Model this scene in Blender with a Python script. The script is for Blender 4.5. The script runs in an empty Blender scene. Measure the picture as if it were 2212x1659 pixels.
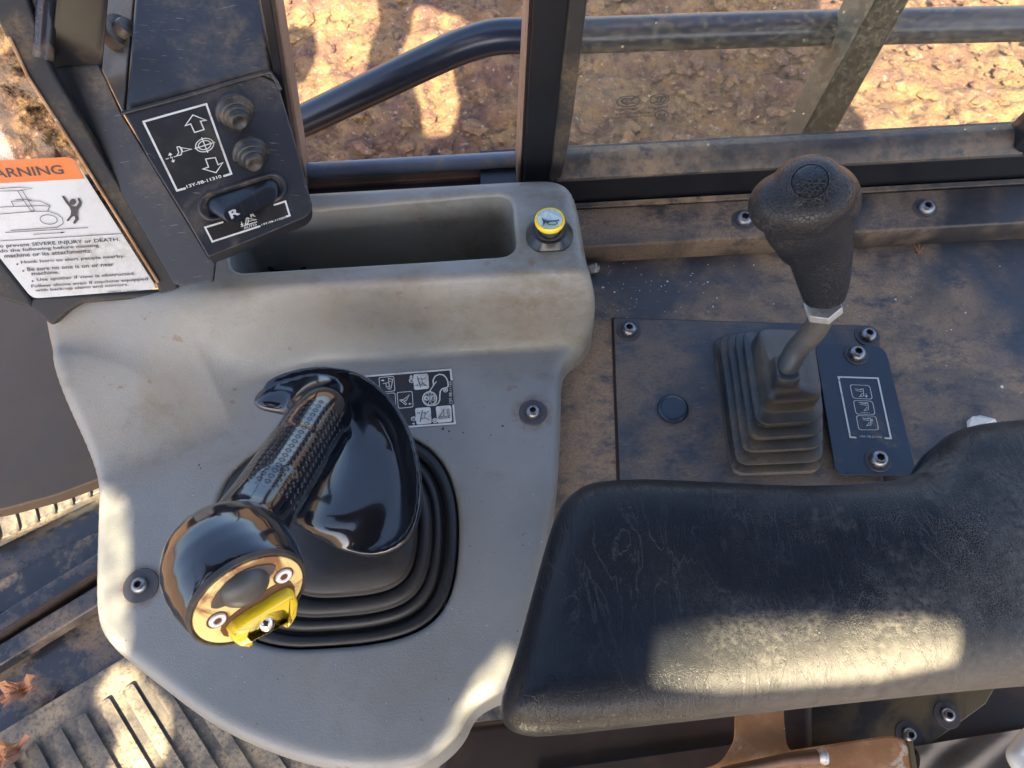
import bpy, bmesh, math, random
import numpy as np
from mathutils import Vector, Matrix
random.seed(7); rng = np.random.default_rng(7)
SC = bpy.context.scene
COL = SC.collection

# ---------------------------------------------------------------- camera
CAM = Vector((0, 0, 0.65)); TILT = math.radians(28); ROLL = math.radians(3.15)
FW = Vector((0, math.sin(TILT), -math.cos(TILT)))
_up = Vector((0, math.cos(TILT), math.sin(TILT))); _rt = Vector((1, 0, 0))
RT = _rt*math.cos(ROLL) - _up*math.sin(ROLL)
UP = _rt*math.sin(ROLL) + _up*math.cos(ROLL)
FPX = 1661.0
cd = bpy.data.cameras.new('camera'); cam = bpy.data.objects.new('camera', cd); COL.objects.link(cam)
cd.sensor_width = 36; cd.lens = FPX/2212*36; cd.clip_start = 0.01; cd.clip_end = 3000
m = Matrix((RT, UP, -FW)).transposed().to_4x4(); m.translation = CAM; cam.matrix_world = m
SC.camera = cam
cd.dof.use_dof = True; cd.dof.focus_distance = .66; cd.dof.aperture_fstop = 18
# ---------------------------------------------------------------- light
SUN = Vector((-0.15, -1.0, 0.95)).normalized()
elev = math.asin(SUN.z); azim = math.atan2(SUN.x, SUN.y)
W = bpy.data.worlds.new('World'); SC.world = W; W.use_nodes = True
nt = W.node_tree; bg = nt.nodes['Background']; sky = nt.nodes.new('ShaderNodeTexSky')
sky.sky_type = 'NISHITA'; sky.sun_disc = False; sky.sun_elevation = elev; sky.sun_rotation = azim
sky.air_density = 0.8; sky.dust_density = 3.0; sky.ozone_density = 0.9
nt.links.new(sky.outputs[0], bg.inputs[0]); bg.inputs[1].default_value = 0.09
sl = bpy.data.lights.new('sun', 'SUN'); sl.energy = 5.0; sl.angle = math.radians(0.4); sl.color = (1, 0.86, 0.58)
so = bpy.data.objects.new('sun', sl); COL.objects.link(so)
so.rotation_euler = SUN.to_track_quat('Z', 'Y').to_euler(); so.location = (0, -3, 4)
SC.view_settings.view_transform = 'Standard'; SC.view_settings.look = 'None'
SC.view_settings.exposure = 2.98; SC.view_settings.gamma = 1

# ---------------------------------------------------------------- projection helpers (measured points -> 3D)
def ray(u, v): return FW + RT*((u-1106)/FPX) + UP*((829.5-v)/FPX)
def Z(u, v, z): d = ray(u, v); return CAM + d*((z-CAM.z)/d.z)
def Y(u, v, y): d = ray(u, v); return CAM + d*((y-CAM.y)/d.y)
class Plane:
    def __init__(s, a, b, c):
        s.o = a; s.n = (b-a).cross(c-a).normalized()
        if s.n.dot(CAM-a) < 0: s.n = -s.n
    def hit(s, u, v, off=0.0):
        d = ray(u, v); o = s.o + s.n*off
        return CAM + d*((o-CAM).dot(s.n)/d.dot(s.n))
def PZ(z): return Plane(Vector((0, 0, z)), Vector((1, 0, z)), Vector((0, 1, z)))

# ---------------------------------------------------------------- object helpers
ORG = {}
def thing(name, label, cat, loc=(0, 0, 0), group=None, kind=None):
    o = bpy.data.objects.new(name, None); COL.objects.link(o); o.location = loc
    o.empty_display_size = 0.02
    o['label'] = label; o['category'] = cat
    if group: o['group'] = group
    ORG[o] = Vector(loc); return o
def meshdata(name, V, F, mat, smooth=False, angle=None):
    me = bpy.data.meshes.new(name); me.from_pydata([tuple(v) for v in V], [], [tuple(f) for f in F]); me.update()
    if mat: me.materials.append(mat)
    if smooth:
        for p in me.polygons: p.use_smooth = True
        if angle is not None and hasattr(me, 'set_sharp_from_angle'): me.set_sharp_from_angle(angle=math.radians(angle))
    return me
def add(name, V, F, mat, parent=None, smooth=False, angle=35, bevel=0, seg=2, label=None, cat=None, kind=None, group=None):
    org = ORG[parent] if parent else Vector((0, 0, 0))
    V = np.array([tuple(v) for v in V], float) - np.array(org)
    me = meshdata(name, V.tolist(), F, mat, smooth or bevel > 0, angle)
    o = bpy.data.objects.new(name, me); COL.objects.link(o)
    if parent: o.parent = parent
    ORG[o] = org
    if label: o['label'] = label
    if cat: o['category'] = cat
    if kind: o['kind'] = kind
    if group: o['group'] = group
    if bevel > 0:
        b = o.modifiers.new('bevel', 'BEVEL'); b.width = bevel; b.segments = seg; b.limit_method = 'ANGLE'; b.angle_limit = math.radians(40)
        if hasattr(b, 'harden_normals'): b.harden_normals = True
    return o
def inst(name, me, mat4, parent):
    o = bpy.data.objects.new(name, me); COL.objects.link(o)
    if parent: o.parent = parent
    mm = mat4.copy(); mm.translation = mm.translation - (ORG[parent] if parent else Vector((0, 0, 0)))
    o.matrix_basis = mm; ORG[o] = ORG[parent] if parent else Vector((0, 0, 0))
    return o
def fan_orient(V, F): return F
def prism(pts, vec):
    n = len(pts); vec = Vector(vec)
    a = Vector((0, 0, 0))
    for i in range(n): a += Vector(pts[i]).cross(Vector(pts[(i+1) % n]))
    if a.dot(vec) > 0: pts = pts[::-1]
    V = [Vector(p) for p in pts] + [Vector(p)+vec for p in pts]
    F = [tuple(range(n)), tuple(range(2*n-1, n-1, -1))] + [(i, i+n, (i+1) % n+n, (i+1) % n) for i in range(n)]
    return V, F
def rpoly(pts, r, n=5):
    out = []; N = len(pts)
    if not isinstance(r, (list, tuple)): r = [r]*N
    for i in range(N):
        p0, p1, p2 = Vector(pts[i-1]), Vector(pts[i]), Vector(pts[(i+1) % N])
        a = (p0-p1); b = (p2-p1); la = a.length; lb = b.length; a.normalize(); b.normalize()
        k = min(r[i], la*.45, lb*.45)
        if k < 1e-6: out.append(p1); continue
        A = p1+a*k; B = p1+b*k
        for j in range(n+1):
            t = j/n; out.append(A*(1-t)**2 + p1*2*t*(1-t) + B*t*t)
    return out
def chaikin(P, it=2):
    P = np.array(P, float)
    for _ in range(it):
        Q = np.roll(P, -1, 0); P = np.stack([P*.75+Q*.25, P*.25+Q*.75], 1).reshape(-1, P.shape[1])
    return P
def crom(P, n=6, closed=False):
    P = [Vector(p) for p in P]; out = []; N = len(P)
    rngi = range(N) if closed else range(N-1)
    for i in rngi:
        p1 = P[i]; p2 = P[(i+1) % N]
        p0 = P[i-1] if (closed or i > 0) else p1*2-p2
        p3 = P[(i+2) % N] if (closed or i+2 < N) else p2*2-p1
        for j in range(n):
            t = j/n
            out.append(((p1*2)+(p2-p0)*t+(p0*2-p1*5+p2*4-p3)*t*t+(p1*3-p0-p2*3+p3)*t**3)*.5)
    if not closed: out.append(P[-1])
    return out
def loft(rings, cap0=True, cap1=True, closed=False):
    n = len(rings[0]); V = [v for r in rings for v in r]; F = []
    R = len(rings)
    for i in range(R if closed else R-1):
        a = i*n; b = ((i+1) % R)*n
        for j in range(n):
            k = (j+1) % n; F.append((a+j, a+k, b+k, b+j))
    if not closed:
        if cap0: F.append(tuple(range(n-1, -1, -1)))
        if cap1: F.append(tuple(range((R-1)*n, R*n)))
    return V, F
def frame_of(d):
    d = d.normalized(); a = Vector((0, 0, 1)) if abs(d.z) < .9 else Vector((1, 0, 0))
    x = a.cross(d).normalized(); return x, d.cross(x).normalized()
def tube(path, rad, n=24, cap=True):
    path = [Vector(p) for p in path]; rings = []
    x = None
    for i, p in enumerate(path):
        d = (path[min(i+1, len(path)-1)]-path[max(i-1, 0)]).normalized()
        if x is None: x, y = frame_of(d)
        else:
            x = (x-d*x.dot(d)).normalized(); y = d.cross(x)
        r = rad[i] if isinstance(rad, (list, tuple)) else rad
        rings.append([p+x*(math.cos(2*math.pi*k/n)*r)+y*(math.sin(2*math.pi*k/n)*r) for k in range(n)])
    return loft(rings, cap, cap)
def lathe(o, ax, prof, n=32, sx=1.0, sy=1.0, xdir=None):
    ax = ax.normalized()
    if xdir is None: x, y = frame_of(ax)
    else: x = (xdir-ax*xdir.dot(ax)).normalized(); y = ax.cross(x)
    rings = [[o+ax*h+x*(math.cos(2*math.pi*k/n)*max(r, 1e-5)*sx)+y*(math.sin(2*math.pi*k/n)*max(r, 1e-5)*sy) for k in range(n)] for h, r in prof]
    return loft(rings)
def box_of(c, ax, ay, az):
    V = [c+ax*i+ay*j+az*k for i in (-1, 1) for j in (-1, 1) for k in (-1, 1)]
    return V, [(0, 1, 3, 2), (4, 6, 7, 5), (0, 4, 5, 1), (2, 3, 7, 6), (0, 2, 6, 4), (1, 5, 7, 3)]
def join(*parts):
    V = []; F = []
    for v, f in parts:
        n = len(V); V += list(v); F += [tuple(i+n for i in q) for q in f]
    return V, F
def extrude_x(prof, x0, x1):
    A = [Vector((x0, y, z)) for y, z in prof]
    return prism(A, (x1-x0, 0, 0))

# value noise
_L = rng.random((256, 256))
def vnoise(x, y):
    xi = np.floor(x).astype(int); yi = np.floor(y).astype(int); fx = x-xi; fy = y-yi
    fx = fx*fx*(3-2*fx); fy = fy*fy*(3-2*fy)
    g = lambda a, b: _L[a & 255, b & 255]
    return (g(xi, yi)*(1-fx)+g(xi+1, yi)*fx)*(1-fy)+(g(xi, yi+1)*(1-fx)+g(xi+1, yi+1)*fx)*fy
def fbm(x, y, o=4):
    s = 0; a = .5
    for i in range(o): s = s+a*vnoise(x*2**i+17*i, y*2**i+9*i); a *= .5
    return s
def sstep(a, b, x):
    t = np.clip((x-a)/(b-a), 0, 1); return t*t*(3-2*t)

# distance to polygon: + inside; returns nearest point
def sdf(P, poly):
    poly = np.asarray(poly, float)[:, :2]; best = np.full(len(P), 1e9); near = np.zeros((len(P), 2)); ins = np.zeros(len(P), bool)
    for i in range(len(poly)):
        a = poly[i]; b = poly[(i+1) % len(poly)]; ab = b-a
        t = np.clip(((P-a)@ab)/max(ab@ab, 1e-18), 0, 1); q = a+t[:, None]*ab
        d = ((P-q)**2).sum(1); mk = d < best; best[mk] = d[mk]; near[mk] = q[mk]
        c = ((a[1] > P[:, 1]) != (b[1] > P[:, 1]))
        with np.errstate(divide='ignore', invalid='ignore'):
            xi = (b[0]-a[0])*(P[:, 1]-a[1])/(b[1]-a[1])+a[0]
        ins ^= (c & (P[:, 0] < xi))
    d = np.sqrt(best); return np.where(ins, d, -d), near
def hfield(outer, holes, hf, cell, r_out, r_hole, skirt, hole_skirt=None):
    outer = np.asarray(outer)[:, :2]
    x0, y0 = outer.min(0)-cell; x1, y1 = outer.max(0)+cell
    nx = int((x1-x0)/cell)+2; ny = int((y1-y0)/cell)+2
    gx, gy = np.meshgrid(x0+np.arange(nx)*cell, y0+np.arange(ny)*cell, indexing='ij')
    P = np.stack([gx.ravel(), gy.ravel()], 1)
    do, no = sdf(P, outer); D = [(do, no)]
    for h in holes:
        dh, nh = sdf(P, h); D.append((-dh, nh))
    d = np.min([q[0] for q in D], 0)
    idx = np.arange(nx*ny).reshape(nx, ny)
    q = np.stack([idx[:-1, :-1], idx[1:, :-1], idx[1:, 1:], idx[:-1, 1:]], -1).reshape(-1, 4)
    keep = (d[q] > 0).any(1); q = q[keep]
    used = np.unique(q); remap = -np.ones(nx*ny, int); remap[used] = np.arange(len(used)); q = remap[q]
    P = P[used].copy(); D = [(a[used], b[used]) for a, b in D]; which = np.argmin([a for a, b in D], 0)
    for k, (a, b) in enumerate(D):
        mk = (a < 0) & (which == k); P[mk] = b[mk]
    z = hf(P[:, 0], P[:, 1])
    for k, (a, b) in enumerate(D):
        r = r_out if k == 0 else r_hole; e = np.clip(a, 0, r); z = z-(r-np.sqrt(np.maximum(r*r-(r-e)**2, 0)))
    V = np.column_stack([P, z]); de = {}
    ql = q.tolist()
    for f in ql:
        for i in range(4): de[(f[i], f[(i+1) % 4])] = 1
    bd = [e for e in de if (e[1], e[0]) not in de]
    V = V.tolist(); low = {}
    hs = hole_skirt if hole_skirt is not None else skirt
    def lo(i):
        if i not in low:
            s = skirt if which[i] == 0 else hs
            low[i] = len(V); V.append([V[i][0], V[i][1], (s if s < -0.5e3 else V[i][2]-s)])
        return low[i]
    for a, b in bd:
        ql.append([b, a, lo(a), lo(b)])
    return V, ql

# ---------------------------------------------------------------- materials
class NB:
    def __init__(s, name):
        s.m = bpy.data.materials.new(name); s.m.use_nodes = True; s.t = s.m.node_tree; s.t.nodes.clear()
        s.out = s.n('ShaderNodeOutputMaterial'); s.co = s.n('ShaderNodeTexCoord').outputs['Object']
    def n(s, t, **k):
        x = s.t.nodes.new(t)
        for a, b in k.items():
            if a[0] == '_': setattr(x, a[1:], b)
            else: s.set(x.inputs[a.replace('__', ' ')], b)
        return x
    def set(s, i, v):
        if isinstance(v, bpy.types.NodeSocket): s.t.links.new(v, i)
        else:
            if hasattr(i, 'default_value'):
                try:
                    if len(i.default_value) == 4 and len(v) == 3: v = (*v, 1)
                except TypeError: pass
                i.default_value = v
    def noise(s, scale, detail=6, rough=.6, co=None, dist=0):
        x = s.n('ShaderNodeTexNoise', Scale=scale, Detail=detail, Roughness=rough, Distortion=dist, Vector=co or s.co); return x.outputs['Fac']
    def voro(s, scale, feat='F1', co=None, rnd=1.0):
        x = s.n('ShaderNodeTexVoronoi', _feature=feat, Scale=scale, Vector=co or s.co); x.inputs['Randomness'].default_value = rnd; return x.outputs['Distance']
    def ramp(s, f, a, b, lo=0.0, hi=1.0):
        x = s.n('ShaderNodeMapRange'); s.set(x.inputs[0], f)
        for i, v in enumerate((a, b, lo, hi)): x.inputs[i+1].default_value = v
        x.interpolation_type = 'SMOOTHSTEP' if (lo, hi) == (0.0, 1.0) else 'LINEAR'
        return x.outputs[0]
    def math(s, op, a, b=0.0):
        x = s.n('ShaderNodeMath', _operation=op); s.set(x.inputs[0], a); s.set(x.inputs[1], b); return x.outputs[0]
    def mix(s, f, a, b):
        x = s.n('ShaderNodeMix', _data_type='RGBA'); s.set(x.inputs[0], f); s.set(x.inputs[6], a); s.set(x.inputs[7], b); return x.outputs[2]
    def mapv(s, sc, rot=(0, 0, 0)):
        x = s.n('ShaderNodeMapping', Vector=s.co); x.inputs['Scale'].default_value = sc; x.inputs['Rotation'].default_value = rot; return x.outputs[0]
    def bump(s, h, st, dist=.001, prev=None):
        x = s.n('ShaderNodeBump', Strength=st, Distance=dist, Height=h)
        if prev: s.set(x.inputs['Normal'], prev)
        return x.outputs[0]
    def bsdf(s, **k):
        x = s.n('ShaderNodeBsdfPrincipled', **k); s.set(s.out.inputs[0], x.outputs[0]); return x

def mat(name, base, rough=.5, metal=0, spec=.5, dust=None, dthr=(.5, .65), dscale=18, ddet=9, stain=None, sthr=(.6, .7), sscale=9,
        grain=0, gscale=900, var=.12, coat=0, speck=0, scratch=0, ragged=0):
    b = NB(name); col = base; r = rough
    v = b.ramp(b.noise(13, 4), .3, .7, 1-var, 1+var)
    hs = b.n('ShaderNodeMix', _data_type='RGBA', _blend_type='MULTIPLY'); b.set(hs.inputs[0], 1.0); b.set(hs.inputs[6], base)
    cmb = b.n('ShaderNodeCombineColor'); [b.set(cmb.inputs[i], v) for i in range(3)]; b.set(hs.inputs[7], cmb.outputs[0]); col = hs.outputs[2]
    if stain: col = b.mix(b.ramp(b.noise(sscale, 7, .65, dist=.6), *sthr), col, stain)
    if dust:
        mk = b.ramp(b.noise(dscale, ddet, .68), *dthr)
        fine = b.ramp(b.noise(dscale*14, 4, .7), .25, .6)
        mk = b.math('MULTIPLY', b.math('MULTIPLY', mk, fine), b.ramp(b.noise(dscale*.4, 3, .5, dist=.5), .36, .52, .15, 1.0))
        if ragged:
            mk = b.math('MULTIPLY', b.ramp(b.noise(5.5, 4, .55, dist=.6), .40, .55, .10, 1.0), b.ramp(b.noise(24, 12, .80, co=b.mapv((.8, 1.3, 1), (0, 0, .3))), .38, .52, .10, 1.0))
            mk = b.math('MULTIPLY', mk, b.ramp(b.noise(330, 5, .8), .34, .60, .45, 1.0))
            mk = b.math('MULTIPLY', mk, ragged)
        col = b.mix(mk, col, dust); r = b.ramp(mk, 0, 1, rough, .9)
    if speck:
        sp = b.ramp(b.voro(150), .07*speck, .05*speck); gate = b.ramp(b.noise(300, 2), .52, .55)
        col = b.mix(b.math('MULTIPLY', sp, gate), col, (.45, .43, .38))
    if scratch:
        sc = b.ramp(b.noise(60, 3, .6, co=b.mapv((1, 12, 1), (0, 0, .5))), .66, .70)
        col = b.mix(b.math('MULTIPLY', sc, scratch), col, (.4, .38, .34))
    k = dict(Base__Color=col, Roughness=r, Metallic=metal)
    p = b.bsdf(**k); p.inputs['Specular IOR Level'].default_value = spec
    if coat: p.inputs['Coat Weight'].default_value = coat; p.inputs['Coat Roughness'].default_value = .04
    nrm = None
    if grain: nrm = b.bump(b.noise(gscale, 3, .6), grain, .0006)
    nrm = b.bump(b.noise(45, 5), .12, .001, nrm)
    b.set(p.inputs['Normal'], nrm)
    return b.m
TAN = (.26, .165, .095); TAN2 = (.34, .25, .16); RUST = (.20, .08, .03)
M_panel = mat('dusty_black_paint', (.020, .030, .044), .45, dust=(.34, .22, .125), dthr=(.36, .52), dscale=7.5, scratch=.3, ragged=1.0, speck=.6, grain=.2, var=.3, stain=(.07, .055, .04), sthr=(.45, .7), sscale=14)
M_panel2 = mat('dusty_black_plate', (.022, .034, .050), .42, dust=(.27, .18, .105), dthr=(.42, .60), dscale=13, scratch=.25, ragged=.6, speck=.5, grain=.15, var=.3, stain=(.06, .05, .04), sthr=(.52, .75), sscale=22)
M_plate = mat('blue_black_plate', (.012, .024, .042), .30, dust=(.20, .13, .08), dthr=(.54, .72), dscale=16, var=.2, speck=.5)
M_ledge = mat('dusty_ledge_paint', (.010, .012, .016), .35, dust=(.30, .20, .12), dthr=(.46, .62), ragged=.75, dscale=6, var=.3)
M_frame = mat('black_frame_paint', (.008, .009, .012), .30, dust=(.16, .11, .07), dthr=(.60, .85), dscale=10)
M_framed = mat('dusty_frame_paint', (.02, .022, .024), .4, dust=(.28, .19, .11), dthr=(.34, .66), dscale=5)
M_seal = mat('rubber_seal', (.014, .014, .015), .6, dust=(.12, .085, .05), dthr=(.45, .7), dscale=20)
M_box = mat('switch_box_plastic', (.017, .018, .022), .40, dust=(.16, .12, .08), dthr=(.50, .78), dscale=12, grain=.15, scratch=.25)
M_rubber = mat('black_rubber', (.006, .006, .007), .5, dust=(.034, .026, .020), dthr=(.42, .80), dscale=18, grain=.2, gscale=500)
M_button = mat('button_rubber', (.014, .014, .015), .45, dust=(.13, .095, .06), dthr=(.46, .66), dscale=60)
M_boot = mat('lever_boot_rubber', (.014, .024, .034), .42, dust=(.17, .12, .07), dthr=(.46, .74), dscale=22, grain=.1, ragged=.6)
M_gloss = mat('gloss_black', (.004, .0055, .009), .10, coat=.6, var=.05)
M_steel = mat('steel_bolt', (.24, .25, .26), .32, metal=.9, dust=RUST, dthr=(.50, .75), dscale=160)
M_dark = mat('dark_washer', (.035, .042, .055), .5, dust=(.16, .09, .05), dthr=(.45, .65), dscale=90)
M_rust = mat('bolt_rust', (.10, .04, .02), .8)
M_tube = mat('rail_paint', (.016, .022, .038), .28, dust=(.22, .18, .14), dthr=(.68, .8), dscale=60, speck=.4)
M_sill = mat('sill_paint', (.13, .155, .20), .35, dust=(.30, .24, .18), dthr=(.45, .7), dscale=30)
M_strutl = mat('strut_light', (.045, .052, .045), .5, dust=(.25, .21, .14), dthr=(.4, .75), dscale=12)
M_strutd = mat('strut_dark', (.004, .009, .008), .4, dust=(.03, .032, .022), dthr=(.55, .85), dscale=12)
M_black = mat('decal_black', (.012, .011, .010), .45, dust=(.06, .045, .03), dthr=(.45, .8), dscale=50)
M_white = mat('decal_white', (.60, .59, .53), .5, dust=(.25, .2, .14), dthr=(.48, .75), dscale=60, var=.06)
M_ink = mat('ink', (.05, .048, .045), .6)
M_wlabel = mat('white_label', (.55, .55, .53), .35, dust=(.30, .25, .18), dthr=(.40, .75), dscale=14, var=.05)
M_orange = mat('orange_label', (.66, .17, .035), .4, dust=(.5, .25, .1), dthr=(.5, .8), dscale=20)
M_yellow = mat('yellow_plastic', (.80, .56, .02), .25, coat=.3, var=.05)
M_yworn = mat('worn_yellow', (.85, .64, .24), .42, stain=(.24, .10, .03), sthr=(.50, .66), sscale=38)
M_grime = mat('brown_grime', (.14, .055, .02), .6, var=.5)
M_chrome = mat('chrome', (.8, .8, .82), .07, metal=1)
M_lens = mat('horn_lens', (.36, .47, .47), .18, coat=.5, stain=(.5, .6, .58), sthr=(.45, .5), sscale=60)
M_ringw = mat('rivet_white', (.75, .74, .72), .3)
M_dgrey = mat('dark_grey_plastic', (.045, .048, .05), .45, stain=(.10, .05, .03), sthr=(.52, .7), sscale=40)
M_dash = mat('brown_dash', (.085, .055, .030), .6, stain=(.07, .055, .04), sthr=(.4, .8), grain=.2)
M_mat = mat('floor_mat_rubber', (.045, .042, .040), .45, dust=(.30, .23, .15), dthr=(.34, .58), dscale=14, stain=(.3, .16, .08), sthr=(.66, .72), sscale=12)
M_glossmetal = mat('black_sill_metal', (.02, .022, .028), .22, dust=(.20, .14, .09), dthr=(.42, .60), dscale=14)
M_wavy = mat('wavy_black_plastic', (.015, .016, .02), .12, dust=(.24, .17, .10), dthr=(.50, .62), dscale=12)
M_brownmetal = mat('brown_metal', (.09, .045, .025), .6, dust=(.20, .11, .06), dthr=(.4, .7), dscale=14)
M_rusty = mat('rusty_bracket', (.34, .165, .065), .65, dust=(.50, .33, .19), dthr=(.45, .66), dscale=26, stain=(.5, .42, .32), sthr=(.60, .66), sscale=45, grain=1.0, gscale=150, var=.35)
M_seatb = mat('dark_base_and_shade', (.028, .018, .014), .55, dust=(.12, .07, .04), dthr=(.45, .75), dscale=10)
M_cloth = mat('grimy_cloth', (.16, .135, .11), .9, stain=(.07, .05, .035), sthr=(.5, .7), sscale=10)
M_gold = mat('oily_yellow_steel', (.10, .075, .035), .4, stain=(.02, .018, .016), sthr=(.42, .6), sscale=14)
M_lip = mat('pale_brown_lip', (.20, .135, .10), .5, dust=(.3, .22, .16), dthr=(.45, .7), dscale=20)
M_nut = mat('pale_nut', (.45, .44, .42), .45, metal=.6, dust=(.3, .26, .2), dthr=(.4, .6), dscale=80)
M_blocker = mat('blocker_paint', (.04, .04, .04), .6)  # paint of the added sun blocker overhead
M_brownd = mat('dark_joint_dirt', (.035, .02, .014), .8, var=.5)
M_leaf = mat('dry_leaf', (.30, .13, .06), .8)
M_crumb = mat('white_crumb', (.6, .6, .58), .7)
M_leafd = mat('dark_crumb', (.02, .018, .015), .8)

def console_mat():
    b = NB('grey_plastic'); co = b.co
    col = b.mix(b.ramp(b.noise(9, 4), .3, .7), (.188, .188, .176), (.225, .222, .204))
    film = b.math('MULTIPLY', b.ramp(b.noise(6, 7, .6, dist=.4), .46, .70), b.ramp(b.noise(120, 5, .7), .2, .75, .3, 1.0)); col = b.mix(b.math('MULTIPLY', film, .6), col, (.20, .150, .095))
    smr = b.math('MULTIPLY', b.math('MULTIPLY', b.ramp(b.noise(7, 8, .72, co=b.mapv((.8, 1.3, 1)), dist=.25), .52, .68), b.ramp(b.noise(55, 6, .75), .30, .70)), .55); col = b.mix(smr, col, (.100, .080, .048))
    sy = b.n('ShaderNodeSeparateXYZ', Vector=b.co)
    band = b.math('MULTIPLY', b.math('MULTIPLY', b.ramp(sy.outputs[1], .075, .10), b.ramp(sy.outputs[0], -.02, .14)), b.math('MULTIPLY', b.ramp(b.noise(9, 8, .7, co=b.mapv((.7, 2.0, .7)), dist=.2), .42, .62), b.ramp(b.noise(70, 6, .75), .2, .65)))
    col = b.mix(b.math('MULTIPLY', band, .65), col, (.105, .085, .045))
    spots = b.math('MULTIPLY', b.ramp(b.noise(48, 5, .6), .66, .72), .6); col = b.mix(spots, col, (.16, .085, .045))
    for px_, py_ in ((1151, 892), (305, 1266)):
        q = Z(px_, py_, 0)-Z(700, 1000, 0); dn = b.n('ShaderNodeVectorMath', _operation='DISTANCE'); b.set(dn.inputs[0], b.co); dn.inputs[1].default_value = q
        rg_ = b.math('MULTIPLY', b.ramp(dn.outputs['Value'], .024, .013), b.ramp(b.noise(90, 5, .7), .35, .65)); col = b.mix(b.math('MULTIPLY', rg_, .75), col, (.14, .065, .03))
    tiny = b.math('MULTIPLY', b.ramp(b.voro(260), .14, .08), b.ramp(b.noise(210, 2), .55, .60)); col = b.mix(b.math('MULTIPLY', tiny, .7), col, (.05, .04, .03))
    scr = b.ramp(b.noise(70, 3, .55, co=b.mapv((1, 14, 1), (0, 0, .7))), .67, .71); col = b.mix(b.math('MULTIPLY', scr, .35), col, (.30, .29, .26))
    p = b.bsdf(Base__Color=col, Roughness=b.ramp(b.noise(20, 5), .3, .7, .36, .50))
    n = b.bump(b.noise(620, 3, .6), .45, .0006); n = b.bump(b.noise(40, 5), .12, .001, n); b.set(p.inputs['Normal'], n); return b.m
M_grey = console_mat()
def leather(name, base, dust_sun_c, thr, vs=420, bst=.6, wr=True, rough=.36, gate=False):
    b = NB(name)
    v = b.voro(vs, 'DISTANCE_TO_EDGE'); crack = b.ramp(v, .0, .10)
    mk = b.ramp(b.noise(7, 8, .65), *thr); fine = b.ramp(b.noise(220, 5, .75), .30, .66)
    lines = b.ramp(v, .10, .0)
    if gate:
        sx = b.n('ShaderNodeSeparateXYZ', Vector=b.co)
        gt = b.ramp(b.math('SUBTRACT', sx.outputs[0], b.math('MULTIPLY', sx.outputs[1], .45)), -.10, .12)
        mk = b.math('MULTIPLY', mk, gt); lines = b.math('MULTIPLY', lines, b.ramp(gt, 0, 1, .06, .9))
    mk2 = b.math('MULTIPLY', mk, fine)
    if gate: mk2 = b.math('MAXIMUM', mk2, b.math('MULTIPLY', b.ramp(sx.outputs[1], -.005, -.05), b.math('MULTIPLY', gt, b.ramp(b.noise(120, 5, .7), .2, .8, .25, .85))))  # paler film by the near edge paints the sun patch into the colour
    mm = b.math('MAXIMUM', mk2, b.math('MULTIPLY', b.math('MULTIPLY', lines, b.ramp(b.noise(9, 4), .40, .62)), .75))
    col = b.mix(mm, base, dust_sun_c)
    p = b.bsdf(Base__Color=col, Roughness=b.ramp(mm, 0, 1, rough, .75)); p.inputs['Specular IOR Level'].default_value = .30
    n = b.bump(crack, bst, .0006)
    if gate:
        cr = b.math('ABSOLUTE', b.math('SUBTRACT', b.noise(22, 5, .55, co=b.mapv((2.4, .7, 1), (0, 0, -.45)), dist=.5), .5))
        crl = b.math('MULTIPLY', b.ramp(cr, .012, .001), b.ramp(b.noise(11, 3), .38, .60))
        n = b.bump(b.math('SUBTRACT', 1.0, crl), .5, .0012, n)
        b.set(p.inputs['Base Color'], b.mix(b.math('MULTIPLY', crl, .05), col, dust_sun_c))
    if wr:
        w1 = b.ramp(b.noise(26, 4, .6, co=b.mapv((2.6, .55, 1), (0, 0, -.35)), dist=.8), .48, .56)
        n = b.bump(w1, .18, .0014, n)
    n = b.bump(b.noise(30, 3), .25, .002, n)
    b.set(p.inputs['Normal'], n); return b.m
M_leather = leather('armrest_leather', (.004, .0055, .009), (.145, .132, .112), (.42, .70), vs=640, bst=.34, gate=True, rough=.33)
M_knob = leather('knob_leather', (.012, .014, .018), (.050, .044, .038), (.50, .75), vs=330, bst=.6, wr=False, rough=.34)

def joy_mat():
    b = NB('gloss_black_grip')
    a = b.n('ShaderNodeAttribute', _attribute_name='gripuv').outputs['Vector']
    sp = b.n('ShaderNodeSeparateXYZ', Vector=a)
    p = b.bsdf(Base__Color=(.0045, .006, .010), Roughness=b.ramp(b.noise(30, 5), .35, .65, .10, .20)); p.inputs['Coat Weight'].default_value = .5; p.inputs['Coat Roughness'].default_value = .03
    cx = b.n('ShaderNodeCombineXYZ'); b.set(cx.inputs[0], sp.outputs[0]); b.set(cx.inputs[1], sp.outputs[1])
    v = b.voro(1.0, 'F1', co=cx.outputs[0], rnd=0.0)
    h = b.math('MULTIPLY', b.ramp(v, .44, .12), sp.outputs[2])
    n = b.bump(h, .85, .0013); n = b.bump(b.noise(40, 3), .06, .001, n)
    b.set(p.inputs['Normal'], n); return b.m
M_joy = joy_mat()

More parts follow.
